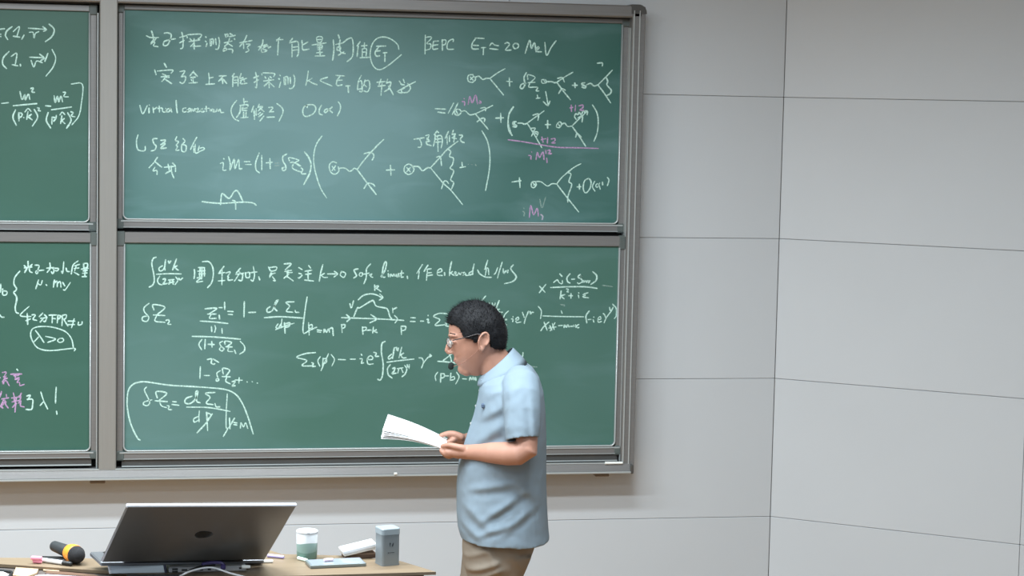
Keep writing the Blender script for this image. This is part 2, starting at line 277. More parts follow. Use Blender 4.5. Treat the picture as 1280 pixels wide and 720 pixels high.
# ------------------------------------------------------------------ chalk strokes (regions: x0, y0, scale)
REG = {'A': (160, 20, 6.4), 'B': (340, 20, 6.4), 'C': (520, 20, 7.11), 'D': (160, 120, 6.4), 'E': (340, 120, 9.114), 'F': (370, 155, 7.2),
       'G': (490, 155, 6.545), 'H': (160, 180, 6.4), 'I': (540, 70, 5.538), 'J': (630, 70, 5.538), 'K': (630, 170, 6.0), 'L': (0, 20, 5.143),
       'M': (0, 310, 5.143), 'N': (0, 400, 5.143), 'O': (160, 310, 6.545), 'P': (320, 310, 6.545), 'Q': (480, 310, 6.545), 'R': (640, 320, 6.545),
       'S': (160, 370, 6.545), 'T': (320, 350, 5.538), 'U': (480, 380, 6.4), 'V': (150, 460, 6.545), 'W': (330, 160, 8.0), 'X': (0, 455, 9.6), 'Y': (0, 340, 6.55)}
WRITING = [
('chalk_writing','A','w','UR',0,'''147,158 180,172 245,172;188,120 198,150 203,190 185,215;225,178 205,205 182,225;205,205 215,215 203,238 240,245
290,138 320,135 345,150 338,190 315,232 285,235 290,205 330,190 380,182
412,172 445,163 470,155;430,130 440,180 438,250 420,262;412,215 450,195;470,160 475,178;475,150 580,145 580,170 560,182;495,180 512,200;488,205 530,198 575,190;528,180 530,265;528,215 500,245;518,243 582,240
620,165 628,175;618,200 628,208;625,245 632,218;655,185 660,240;655,190 680,185 682,225;668,200 665,238;700,180 705,230;725,170 732,210 722,262 700,265
775,145 785,170;778,150 800,145 798,165;815,140 835,152;812,165 858,155;850,180 856,192;770,215 832,200;812,180 800,215 772,245;800,220 835,242;760,275 775,255 790,270 762,282;800,265 835,268 835,295
893,215 950,205 992,195;950,155 930,200 893,245;925,218 925,262;945,225 978,225 955,250 968,275 942,290
1040,247 1075,238 1112,228;1080,190 1075,225 1045,272;1065,250 1068,285;1085,245 1120,240;1100,240 1080,265 1112,275;1122,255 1142,245;1072,292 1110,282'''),
('chalk_writing','B','w','UR',0,'''35,190 88,188;62,172 35,200;52,190 45,312
165,178 145,210 190,206;140,215 205,205 212,290 200,325;160,225 160,328;165,250 205,245;165,275 205,270;240,195 242,235 248,270 295,265;248,230 288,208
355,175 370,165 402,170 395,205 365,210 355,175;360,190 395,188;320,232 432,215;360,240 400,235 395,265 365,270;362,255 398,250;380,235 385,320;355,295 405,290;345,320 422,318
490,190 495,270 485,355;530,150 540,180;570,212 605,185 640,180 650,250 642,325 600,365;510,228 570,215;545,190 540,240 550,290 585,300;520,250 545,247 545,270 522,275 520,250;530,315 575,285
705,205 680,240;690,240 680,325;715,240 760,235;740,215 738,260;720,265 755,262 752,320;722,268 722,325;725,290 750,288;705,334 782,330
1015,268 1005,230 960,190 900,168 840,180 800,230 785,310 800,380 830,420 870,428 930,395 1035,310
835,242 910,240;855,245 825,290 835,320 862,318;830,282 865,278;888,295 920,293;903,298 903,365'''),
('chalk_writing','C','w','UR',0,'''83,170 80,338;85,190 130,185 135,200 95,245 130,250 125,290 85,305;155,228 150,292 195,290;155,225 200,222;155,260 195,255;232,210 235,305;232,215 265,215 260,250 235,260;330,228 330,205 290,225 275,270 285,295 337,295
525,195 605,200;530,200 500,245 500,290 555,293;505,260 555,262;580,282 622,280;600,285 597,345
655,265 675,240 700,258 735,265;655,290 730,298;790,245 812,235 830,255 795,302 845,302;872,245 862,268 878,290 908,278 908,252 885,243 868,250
970,332 1010,215 1025,290 1052,238 1068,318;1072,300 1095,286 1086,272 1072,290 1078,315 1115,318;1145,235 1160,350 1200,280 1245,220'''),
('chalk_writing','A','w','UR',0,'''290,378 308,410;213,430 225,470;235,440 355,432 345,458;275,462 300,472;265,487 330,478;300,470 292,500 270,525;305,492 330,490;300,508 350,542
415,445 455,440 430,480;425,485 460,485 455,520 435,540 415,530;525,440 495,480;520,445 555,482;500,492 540,488;505,505 512,522;520,490 522,530;488,537 555,532
645,455 650,500 648,542;650,497 682,490;622,547 692,542
728,480 785,478;762,480 725,522;755,500 758,542;735,515 758,505 790,540
850,460 835,488 872,486;838,495 878,490 880,560;840,500 838,565;850,515 872,512;850,535 872,532;905,460 895,500 922,490;905,520 900,542 952,538;898,515 950,498;920,500 932,525
1005,495 1045,480;1020,450 1030,500 1028,572 1015,565;1008,532 1045,510;1070,460 1072,475;1080,455 1170,460 1165,485;1095,485 1105,502;1135,485 1150,497;1085,520 1165,510;1125,495 1130,575;1122,530 1090,560;1130,530 1170,567'''),
('chalk_writing','B','w','UR',0,'''60,470 68,480;52,500 62,508;58,572 70,525;95,490 98,550;98,490 125,488 128,545;110,500 108,550;145,490 148,540;172,470 182,500 175,560 150,582 135,575
290,440 282,500 270,555;278,525 320,498;295,520 322,535 360,550
445,490 385,515 480,560
510,475 580,480;545,480 520,515;515,515 562,512;520,515 515,545 530,557 562,550;590,560 625,558;608,562 612,612
715,475 690,520;690,520 683,590;690,527 715,520 718,575 688,588;745,510 733,560;745,520 775,518 782,565 765,605 735,600;700,602 720,603 722,560;745,555 758,570
840,530 905,525;872,505 855,555;848,562 905,555;880,540 872,635;925,505 915,540;920,535 950,530 935,580 900,605;932,560 970,630
1050,505 1060,535;1018,520 1040,555;1000,605 1060,570 1148,525;1030,545 1058,552;1085,540 1108,575 1085,608 1045,612 1035,592 1062,575;1010,610 1040,618'''),
('chalk_writing','D','w','UR',0,'''95,75 118,142 155,75;170,70 172,76;168,95 168,135;200,90 205,135;205,108 232,90;250,80 252,130;238,100 272,95;276,98 278,125 300,125 303,95 304,128;338,100 315,105 310,125 332,122 338,95 350,130;385,35 388,90 395,135
465,95 440,102 442,128 470,122 492,98 500,112 480,128 472,110;505,127 512,100 525,122 537,98 545,118 562,105 555,97 547,125 575,122 600,100 583,112 592,128 612,122;625,80 628,125;612,103 650,98;657,105 658,125;668,120 672,105 688,112 680,125 705,122 712,102 722,122 738,102 742,130 766,132
870,35 835,80 825,130 850,180 887,200
925,18 930,65;932,45 957,45;895,75 960,70 955,85;900,78 895,130 868,172;915,102 955,95;920,88 915,115 952,115;925,130 925,165;945,125 943,165;903,174 962,170
1005,80 988,128;1008,110 1012,187;1025,100 1025,155;1050,65 1040,95;1045,87 1078,85 1040,120;1055,95 1088,125;1062,130 1040,147;1078,140 1045,167;1087,160 1055,200
1125,92 1160,92 1132,128;1130,128 1165,125;1110,170 1172,168
1190,60 1228,90 1240,130 1208,202'''),
('chalk_writing','E','w','UR',0,'''400,135 400,108 365,125 350,175 365,225 410,230 470,200 500,150 480,105 420,98 385,110
565,105 540,150 540,200 575,215;685,125 650,155 610,190 595,175 615,150 645,155 688,190;755,65 778,105 775,160 745,228'''),
('chalk_writing','D','w','UR',0,'''80,310 68,360 75,420 100,438 135,435 138,402
235,340 200,345 207,380 225,400 215,430 185,440;262,355 302,355 262,392;262,387 300,380 262,418 307,415
390,325 380,355 405,365 385,395 397,402 383,435 410,432;440,340 455,362 430,395 432,440 460,442 465,400 440,390;550,330 525,375 500,428;525,400 528,452;538,385 540,455 580,440 612,425 600,412 575,418;570,400 560,440
235,490 205,535 168,574;215,525 270,570;215,570 200,600 230,595 232,628;290,570 375,562;320,545 330,600 310,612;300,620 342,598;345,560 350,610 367,657;355,535 378,560 380,605
765,500 770,508;738,540 762,535 760,592 787,592;805,485 818,540 815,595 850,505 855,582 885,508 892,580 912,580
930,525 975,525;940,548 987,548;1050,455 1022,530 1025,590 1052,615;1070,475 1070,592;1135,500 1138,582;1105,535 1155,530'''),
('chalk_writing','W','w','UR',0,'''228,260 190,285 190,330 215,375 218,412 195,428 180,405 205,392
255,330 250,295 350,322 315,345 355,380;262,345 300,345 368,380;292,360 285,400 325,425 370,440;370,400 388,415 375,455 420,458
405,238 450,300 470,370 455,455 398,565
580,80 530,150 500,250 500,370 530,500 570,610 625,698'''),
('chalk_writing','W','f','UR',0,'110,352 150,350;110,378 150,376'),
('chalk_diagram','F','w','UR',0,'''365,350 330,340 300,370 310,430 350,452 385,425 380,385;325,380 352,417;355,375 325,420;385,400 420,395 450,402 480,425 505,415 525,398 550,410
550,410 605,335 665,265 730,195 790,138;610,268 665,255 695,270 700,295 685,325;550,410 640,530 722,635;612,580 645,535 690,540 710,560;850,370 855,462;812,415 888,412'''),
('chalk_diagram','G','w','UR',0,'''170,345 140,328 105,345 100,385 130,412 165,400 180,370 165,345;120,355 150,392;150,355 120,390;165,350 215,348 250,382 290,358 315,360
315,358 400,265 455,205 540,140;315,358 420,485 480,540 578,660;362,272 395,268 405,340;405,530 425,470 450,470 462,488
455,205 480,225 470,265 502,280 495,330 475,362 505,385 480,455 505,480 485,535
572,312 575,350;555,357 602,348;735,55 780,140 800,250 795,380 765,545
180,125 262,112;225,120 240,160 235,188 213,190;275,95 305,90 285,130;285,115 302,130;285,165 282,145 310,140;285,167 322,177;370,55 345,88;370,62 385,72;355,75 350,130 338,182;355,102 400,95 412,140 402,195;372,100 377,225;350,125 402,120;350,150 402,145
462,60 435,117;450,100 452,167;470,95 470,145;502,50 492,82;490,88 522,78 500,105;490,112 527,120;515,90 505,147;550,90 577,95 560,122 570,145 592,152'''),
('chalk_writing','G','f','UR',0,'622,328 630,330;650,332 658,334;682,330 690,345'),
('chalk_diagram','H','w','UR',0,'592,460 650,468 750,475 850,468 940,465 1000,472 1025,490;740,485 748,405 765,402 810,435 850,380 880,380 920,460;835,450 858,462 862,522'),
('chalk_diagram','I','w','UR',0,'''285,128 252,135 250,172 280,182 302,158 282,132;265,145 285,168;285,145 265,165;298,148 325,140 350,162 375,155 400,155;400,155 452,118 505,88;400,155 450,215 495,270
535,150 537,210;515,175 555,178;22,365 95,368;40,388 90,395;150,325 112,397;180,325 140,405;160,370 190,370 202,390 180,410 158,400 160,370 180,405;200,385 230,380 262,407 300,400
300,400 360,372 420,342;335,362 367,357 370,380;300,400 345,455 388,507;312,455 345,432 365,435 362,455;475,395 477,460;440,430 495,428;565,352 535,400 528,470 552,550'''),
('chalk_formula','I','p','UR',0,'222,293 225,300;208,315 225,318 225,342;250,335 262,280 278,325 302,270 315,332;330,310 340,320 332,330 325,318'),
('chalk_diagram','J','w','UR',0,'''155,115 138,150 145,195 128,225 112,218 122,195 152,190;165,162 165,130 215,148 175,190;165,185 215,182;178,190 172,215 212,215;215,215 235,218 222,240 242,242;230,270 235,292;222,294 250,290
290,165 262,165 265,188 295,182 285,165;275,170 285,180;295,178 330,178 350,185 365,182;365,182 420,145 477,112;370,155 402,150 418,180;365,182 412,245 460,303;378,260 400,228 425,237;490,185 492,220;472,203 508,203
560,185 538,190 545,205 568,208 560,222 538,215;545,195 565,215;570,200 600,190 622,207 650,200;650,200 700,150 750,98;650,200 695,260 738,325;705,145 718,175 712,200 742,235 735,260 710,275;645,50 680,48 680,70
288,245 298,300 305,345;272,315 302,342 318,312
65,350 35,400 28,470 35,520 58,550;85,455 62,458 65,478 88,480 80,492 60,488;68,462 85,488;95,465 125,465 140,472 155,468;160,465 215,425 277,380;200,410 238,402 235,445;160,465 210,545 262,635;190,500 218,500 205,522 235,528 225,560;190,555 205,530 225,540
302,445 302,500;285,475 322,475;370,465 388,455 397,472 385,495 363,490 370,465;375,468 385,485;395,475 420,465 440,487 470,485;470,485 525,430 575,383;500,440 488,420 497,400 512,405 520,390 535,405 548,380 562,395;510,430 542,415 540,457;550,382 577,382 575,407;470,485 520,555 565,625;495,562 507,538 535,562
612,338 642,390 652,450 645,530 622,590'''),
('chalk_formula','J','p','UR',0,'28,580 110,590 240,612 370,632 500,635 652,640;262,560 270,597;255,580 290,572;302,565 300,605;325,575 352,572 350,590 328,602 355,602;465,340 467,385;455,360 478,355;495,340 492,382;518,345 545,340 545,358 522,375 552,375'),
('chalk_formula','K','p','UR',0,'207,118 209,124;185,145 202,150 200,172 208,172;240,177 250,123 265,162 292,120 300,177;320,165 322,200;312,105 315,132;325,110 342,105 345,118 330,133 357,132;190,612 200,520 222,592 248,542 258,602;275,588 290,602 285,628'),
('chalk_formula','K','f','UR',0,'268,475 285,537 312,460;148,540 150,546;140,566 153,572 150,600;275,588 290,602 285,628'),
('chalk_diagram','K','w','UR',0,'''60,345 127,335;115,312 120,387;245,342 210,345 205,378 225,387 242,365 235,345;215,350 238,372;222,370 230,355;245,340 280,345 325,375 360,358 395,360
395,360 430,315 480,270 530,232 577,208;395,360 480,470 560,570;480,275 502,287 487,342 508,365 480,450 478,497
565,360 566,400;547,382 578,380;635,315 602,340 595,400 615,427 645,390 652,340 632,315;680,340 663,378 682,414;718,352 700,385 688,375 697,358 712,368 722,400;738,345 740,367;775,310 787,332 775,372'''),
('chalk_writing','L','w','UL',0,'''0,85 30,82;4,115 6,121;4,130 7,137;78,68 45,95 35,125 50,152;85,100 125,68 108,133;85,130 127,136;155,122 140,150;182,78 295,86;275,68 298,88 280,98;188,105 213,106 218,142 228,112 250,100;315,52 348,85 335,130 292,165
58,228 22,268 18,310 42,338;72,260 108,240 98,312;78,313 115,320;130,310 133,325;190,265 275,268;255,245 282,270 262,287;200,285 217,328 235,290 272,300;308,240 288,292;335,215 358,270 340,330 295,387'''),
('chalk_formula','L','w','UL',0,'''10,562 55,557;128,485 142,537 160,505 163,540 182,502 192,537;197,466 215,463 205,487 223,491;85,577 160,570 237,563;100,603 83,650 105,703;120,620 122,675;122,622 142,628 137,648 122,650;152,652 155,657;160,617 180,595 200,613;180,615 172,665;178,650 202,632;182,648 207,668;220,600 242,650 208,708;240,590 253,595 245,608 260,610
292,577 327,580;348,512 355,555 370,515 378,552 392,515 402,552;405,490 422,492 410,517 440,520;330,603 460,585;310,620 298,670 325,720;335,650 333,695;335,650 357,657 345,677;362,638 360,660;385,637 400,618 417,635;398,640 390,692;394,675 414,658;398,675 418,692;435,622 457,670 428,722;455,615 470,622 458,642 482,648;458,437 530,440 522,570 505,645 462,700
0,1000''' .replace('\n0,1000','')),
('chalk_writing','X','w','UL',0,''),
('chalk_writing','M','w','LL',0,'''128,148 95,190 90,232 106,258 100,275 88,286 108,320 98,380 103,412 120,420
180,85 182,122;155,112 170,126;207,105 190,122;155,128 207,122;175,128 158,158;188,125 192,150 208,158;225,110 250,113 245,140 240,165 229,158 235,148 282,142;300,130 347,125;320,95 322,130 303,157;337,128 347,142 340,166 330,152;350,130 377,132 367,147 352,143;410,88 407,130 402,164 395,148;425,128 430,148 447,152;502,83 470,110 458,167;478,115 512,105;475,132 508,128;490,115 480,147;475,155 507,173;537,100 562,100 560,125 540,125 537,100;522,136 570,130;535,147 562,143;550,128 545,185;530,163 560,160;528,184 556,183
248,205 230,262;245,230 262,237 272,208;295,235 303,242;350,205 343,252;350,225 367,213 368,250;370,228 387,215 392,252;403,220 417,245;452,222 420,268 407,268
188,375 150,408 130,432 150,440 200,440;175,420 178,492;165,468 197,455;205,430 227,430 213,458 237,465;275,418 252,442;285,428 302,445;260,452 302,447;285,448 272,460 258,477;302,447 290,472 277,470;315,432 362,430;337,432 335,482;340,452 357,455;372,430 368,482;372,432 392,440 375,457;400,432 427,430 420,455 400,456;402,432 398,500;412,462 437,502;438,470 482,470;438,492 480,492;477,455 460,513;505,475 503,495 525,490 528,473'''),
('chalk_formula','M','w','LL',0,'''472,645 462,590 430,545 380,520 310,505 240,507 205,525 197,560 210,600 240,640 290,657 350,658 475,645 477,662
228,530 255,565 283,607;252,568 220,602;293,568 357,585 306,607;385,580 370,595 385,607 407,598 405,582 385,580;5,232 2,285;17,262 18,300 40,300 44,280 18,275'''),
('chalk_writing','Y','w','LL',0,'0,350 12,368 34,370'),
('chalk_writing','X','p','LL',0,'''0,160 6,168;28,102 75,98 50,150;75,145 38,155 70,165;60,165 30,215;55,185 88,170;38,225 72,200 112,262;30,232 50,238
128,122 262,120;165,140 225,135;185,150 190,172 232,165;180,185 230,178 205,215;205,225 235,220 240,258 292,243
18,330 0,395;20,420 105,405;75,365 80,395;45,425 15,500 35,530;40,470 75,455;58,430 70,490 100,528;0,510 45,480
138,408 235,395;160,345 185,470 180,578;145,455 215,440;170,400 168,450;195,400 195,445;200,470 150,520;255,350 235,400;225,385 250,395 225,470;215,440 250,440 245,500 290,515'''),
('chalk_writing','X','w','LL',0,'''320,385 365,375 330,430;325,425 390,425 390,500 375,545 310,545;490,335 520,430 572,540;520,455 482,497'''),
('chalk_writing','N','w','LL',0,'362,432 358,485 357,535;363,585 366,606;108,315 117,328'),
('chalk_formula','O','w','LR',0,'''230,75 205,88 195,130 210,210 215,270 200,305 172,320;282,145 255,162 258,187 285,180 303,150;308,95 301,150 303,182;330,105 337,125 350,105;397,90 380,135 365,180;375,160 402,145;380,160 412,182;232,215 330,210 435,212;260,230 242,262 252,292 280,302;285,257 305,250 300,275 287,295 322,290;330,262 377,258;345,262 335,297;365,262 370,297;335,285 378,277;390,235 407,265 385,300;415,245 425,262 447,245
542,175 545,210 540,250;575,160 627,160;570,190 632,185;580,212 632,210;590,165 585,237;625,165 625,232;605,165 602,255;565,245 600,240 560,278 612,272;608,112 660,112 690,150 698,212 685,282 650,325
785,150 742,207;740,208 792,200;770,180 768,302;738,270 792,265;800,205 837,195 815,235 830,240;820,235 820,262 857,260;920,165 885,205;905,190 942,225;880,217 947,205;915,205 870,272;940,215 930,265 905,262;960,200 965,242;965,205 992,200 992,240 965,242;1000,202 1057,195;1025,150 1035,220 1022,270 1005,260;1070,235 1078,262'''),
('chalk_writing','P','w','LR',0,'''102,155 117,187;110,160 167,155 160,182 120,190;125,202 112,232;115,215 157,205;135,207 110,242;135,235 158,268 140,265;230,130 287,130 240,178;235,192 292,182;250,202 297,200;262,180 255,240;228,248 270,212;258,235 305,270
350,160 378,177;350,207 372,213;345,242 355,245 378,222;430,143 447,165;400,190 457,182;405,215 452,210;425,190 427,255;398,262 470,270
547,135 530,200 518,272;528,225 560,207;535,225 555,240 585,240;585,212 662,212;640,190 667,212 638,237;700,190 690,222 718,240 733,208 700,190
835,170 803,180 812,205 822,228 800,245;855,200 843,222 863,232 872,207 855,200;938,130 905,170 902,240 882,292;870,217 925,205;927,222 950,210 937,232 957,240'''),
('chalk_writing','Q','w','LR',0,'''-10,235 -25,232 5,190 20,130 10,112 -8,160 -14,225 0,240 10,235;32,185 33,190;35,208 37,235;50,237 55,212 70,232 80,212 92,232 100,212 108,237;118,208 122,235;145,185 140,235 158,237;130,208 160,205;190,230 193,252
315,135 292,170 268,207;288,190 280,252;360,140 340,170 328,192;340,175 387,170;355,175 347,265;355,205 390,200;355,227 397,220
440,202 472,190 465,168 440,185 438,220 477,225;495,200 496,225;553,110 540,170 535,227;540,210 560,192;545,205 575,223 590,200 580,198 578,222 602,220 612,198 622,220 637,198 642,222 662,200 640,205 645,224 665,205 670,224 700,220;737,130 727,180 724,218;722,190 697,205 700,222 725,210
765,180 785,212 830,237 880,240;848,100 828,165;820,175 850,165 857,217;838,170 828,225;967,115 945,185 928,247;930,160 912,205 895,217;975,170 980,207 1000,185 1012,205 1015,180;1057,138 1037,170 1075,222 1080,245 1050,275 985,292'''),
('chalk_formula','P','w','LR',0,'''115,480 90,500 95,525 130,515 155,470 182,425 160,440 152,490 172,515;312,440 243,445 275,475 248,517 302,525;320,508 325,525 352,527;68,570 200,562 380,573
180,620 163,650 182,655 205,620;212,580 205,655;232,610 238,697;235,620 277,612 270,640 240,650;160,668 230,640 312,615;418,400 400,520 385,690 440,672 497,648;430,610 435,712;430,640 455,625 460,650 435,660;500,670 537,675;500,685 530,689;555,692 560,662 577,690 592,660 602,690;600,662 625,655 632,717'''),
('chalk_diagram','P','w','LR',0,'''700,570 860,575 1000,580 1180,590 1210,593;740,545 768,575 743,602;940,545 985,582 930,612;800,560 830,490 850,488 945,432 965,440 985,475 1060,492 1080,510 1095,560 1110,578
835,425 880,387 940,375 990,385 1030,408;1012,375 1037,405 1008,427;970,300 972,347;975,330 1000,318 998,308 978,315;985,330 1025,357;768,455 780,492 798,432;1118,490 1120,530;1120,502 1150,488;700,625 705,692;698,630 727,627 725,650 705,657;870,645 875,707;872,650 902,650 895,672 875,677;905,672 942,672;960,645 955,697;957,682 985,668;960,678 992,692'''),
('chalk_formula','Q','w','LR',0,'''85,552 110,580 90,613;140,640 143,707;140,640 177,642 172,668 145,677;218,570 258,572;215,600 255,602;298,598 325,598;360,550 362,558;350,585 363,582 360,610 375,608;517,537 450,535 405,560 457,587 418,632 497,628;500,613 512,622 505,637 527,640;832,392 800,430
862,445 865,477;885,450 897,477 910,450;942,430 905,522;925,490 922,522;925,505 947,500;930,512 950,525 970,525;940,567 962,570;1018,515 985,550 978,600 1005,633;985,585 1005,586;1055,560 1057,566;1042,580 1055,582 1052,603;1075,592 1100,585 1097,565 1078,582 1085,610 1120,605'''),
('chalk_formula','S','w','LR',0,'''172,60 132,95 135,130 170,175 152,208 118,198 122,172 160,162;212,115 206,70 302,92 235,155;208,155 302,160;235,160 222,205 302,215;310,200 332,195 337,210 325,230 352,232
630,105 727,100 660,148;650,148 722,147;680,150 668,182 722,182;745,155 750,190;742,95 772,95;790,50 792,110;815,125 862,128;820,150 855,152;952,45 948,172;985,135 1045,133;590,205 700,212 818,225;682,250 686,292;710,240 717,265 708,298;768,265 771,305;525,330 700,335 920,353
605,355 580,395 602,440;632,355 628,432;685,370 688,420;655,395 707,397;775,370 750,385 762,412 785,432 768,450 748,435 762,415;795,397 793,370 847,380 810,415;800,415 852,417;825,418 818,450 857,455;870,440 882,470;918,370 952,410 950,450 913,475;648,520 685,515 680,547 702,558 712,552;697,515 742,543;592,578 588,675;622,650 667,651'''),
('chalk_formula','V','w','LR',0,'''820,22 793,42 800,78 808,100 790,107 787,92 800,85;845,50 840,3 897,17 865,68;835,70 902,72;872,78 865,108 902,130;915,112 942,107 930,130 918,147 942,145;975,78 972,125;942,98 1000,100;1038,112 1044,118;1080,110 1086,116;1122,122 1128,126
165,590 145,575 110,510 80,430 62,340 58,260 70,180 105,135 160,115 230,115 400,140 600,152 780,165 870,178 940,210 990,270 1040,380 1090,540
218,155 200,180 222,230 243,280 225,307 193,300 200,277 262,260;305,245 297,193 382,207 320,265;288,268 387,275;325,280 340,310 382,325;385,308 403,312 395,337 424,341;430,275 462,277;425,298 482,305
590,230 540,250 533,285 575,290 620,250 637,190 620,200 628,270 655,285;777,200 700,207 737,240 705,287 762,300;777,290 787,317 817,318;545,320 700,322 800,335 900,355;650,350 645,400 648,442;642,395 605,415 608,443 647,425;708,360 717,512;705,365 742,380 735,405 710,415;755,375 700,455 630,530;878,210 870,340 868,480 880,497 845,560;937,410 890,490;895,408 900,497;930,445 957,450;930,463 957,466;985,492 990,447 1010,482 1027,447 1045,495'''),
('chalk_formula','T','w','LR',0,'''412,502 340,510 282,535 352,557 318,592 392,595;385,572 397,578 388,597 412,597;445,530 428,560 442,597;465,540 460,600;462,547 487,545 485,572 462,577;502,510 475,570 450,628;520,515 543,550 525,595;570,550 620,552;652,548 687,548;728,513 735,524;718,545 735,547 730,575 745,573;770,550 802,550 808,535 788,525 770,550 777,582 812,580;815,500 833,507 825,527 850,528;895,425 872,440 868,500 880,580 875,660 860,692 842,687'''),
('chalk_formula','U','w','LR',0,'''62,400 35,425 42,440 70,422;82,350 68,437;82,352 95,347;100,345 102,370;110,375 115,352;142,345 120,430;125,412 157,392;135,410 150,430 178,430;22,466 130,452 240,440;50,485 28,520 35,567 65,592;67,517 87,510 80,537 63,557 97,553;105,517 152,510;120,515 110,552;138,515 152,548;165,490 182,520 168,560 143,583;185,485 190,507;202,485 200,517
280,430 305,435 315,467 300,512;375,405 340,440 310,482;365,402 380,415 362,425;470,455 515,420 555,388;515,385 530,420 540,458;430,458 520,465 612,477;430,545 410,575 415,613;455,555 452,627;455,558 482,560 478,587 455,592;485,575 517,575;535,552 530,612;535,590 560,580 562,602 530,610;580,545 600,585 573,640;608,530 612,548 652,545;628,598 662,600;682,612 690,582 700,608 712,582 720,608 732,585 735,612;664,515 668,530
1112,388 1110,410 1106,432'''),
('chalk_formula','U','f','LR',0,'1150,498 1224,504'),
('chalk_formula','R','w','LR',0,'''225,247 270,297;277,232 223,300;390,146 410,167;340,217 370,195 385,217 410,227 412,200;475,145 450,177 455,210 475,222;487,190 513,188;560,150 540,167 555,182 572,155 560,180 577,207 545,227 533,215;580,217 587,200 595,215 605,200 612,217;620,200 627,220 637,200;660,128 692,160 687,200 645,232;315,258 450,252 600,252 697,265;402,285 393,352;395,327 432,315;400,330 427,350;445,268 462,275 448,292 462,294;482,305 482,347;462,325 495,325;545,300 547,306;543,320 547,342;622,300 580,315 602,320 578,335 627,342
85,460 92,480 100,502;135,450 110,512 100,552;147,453 152,475 162,460 180,462;215,412 240,450 233,512;250,490 400,495 587,497;402,448 410,470
235,612 262,575 302,540;262,540 275,575 287,607;310,570 325,607;352,545 312,612;330,552 345,602;300,590 360,580;380,570 412,568;425,587 430,562 445,584 455,562 467,582;475,575 497,575;505,565 508,582;520,562 523,585;547,560 530,570 535,587 552,583
632,450 605,490 612,547;622,520 647,518;668,498 670,503;663,520 670,542;700,522 727,515 720,495 702,515 707,542 732,535;745,470 757,480 765,502;820,440 775,500 753,547;797,420 808,450 828,420;822,393 852,430 852,490 836,512'''),
('chalk_formula','R','f','LR',0,'400,397 430,402 425,410;740,240 820,250'),
]
WRITING = [t for t in WRITING if t[5].strip()]


def chalk(name, reg, data, m, parent, y, wpx=1.8):
    x0, y0, s = REG[reg]; items = []
    for st in data.replace('\n', ';').split(';'):
        st = st.strip()
        if not st: continue
        pts = [tuple(float(q) for q in p.split(',')) for p in st.split()]
        if len(pts) == 1: pts = [pts[0], (pts[0][0]+4, pts[0][1]+6)]
        xs = [x0+a/s for a, b in pts]; ys = [y0+b/s for a, b in pts]
        items.append((min(xs), max(xs), min(ys), max(ys), list(zip(xs, ys))))
    # strokes that stand close together form one word or formula
    n = len(items); root = list(range(n))
    def find(i):
        while root[i] != i: i = root[i]
        return i
    for i in range(n):
        for j in range(i):
            a, b = items[i], items[j]
            if a[0]-b[1] < 7 and b[0]-a[1] < 7 and a[2]-b[3] < 4.5 and b[2]-a[3] < 4.5: root[find(i)] = find(j)
    groups = {}
    for i in range(n): groups.setdefault(find(i), []).append(items[i][4])
    for g in groups.values():
        V = []; Fc = []
        for pts in g:
            P = [on_y(a, b, y) for a, b in pts]
            P = [Vector((p.x, 0, p.z)) for p in P]
            C = catmull(P, 5) if len(P) > 2 else [P[0].lerp(P[1], k/5) for k in range(6)]
            L = [C[0]]
            for p in C[1:]:
                if (p-L[-1]).length > .002: L.append(p)
            if len(L) < 2: L = [C[0], C[0]+Vector((.004, 0, -.004))]
            hw = wpx/300/2*R.uniform(.88, 1.12); n = len(V); m_ = len(L)
            yy = y-.0004-R.random()*.0003
            for i, p in enumerate(L):
                t = (L[min(i+1, m_-1)]-L[max(i-1, 0)]).normalized(); q = Vector((-t.z, 0, t.x))
                k = hw*(.85+.3*noise.noise(p*40)+.1*R.random())
                if i in (0, m_-1): k *= .72
                e = t*(-hw*.5 if i == 0 else hw*.5 if i == m_-1 else 0)
                a = p+q*k+e; b = p-q*k+e
                V += [(a.x, yy, a.z), (b.x, yy, b.z)]
            for i in range(m_-1): Fc.append((n+2*i, n+2*i+1, n+2*i+3, n+2*i+2))
        ob(name, V, Fc, m, parent)

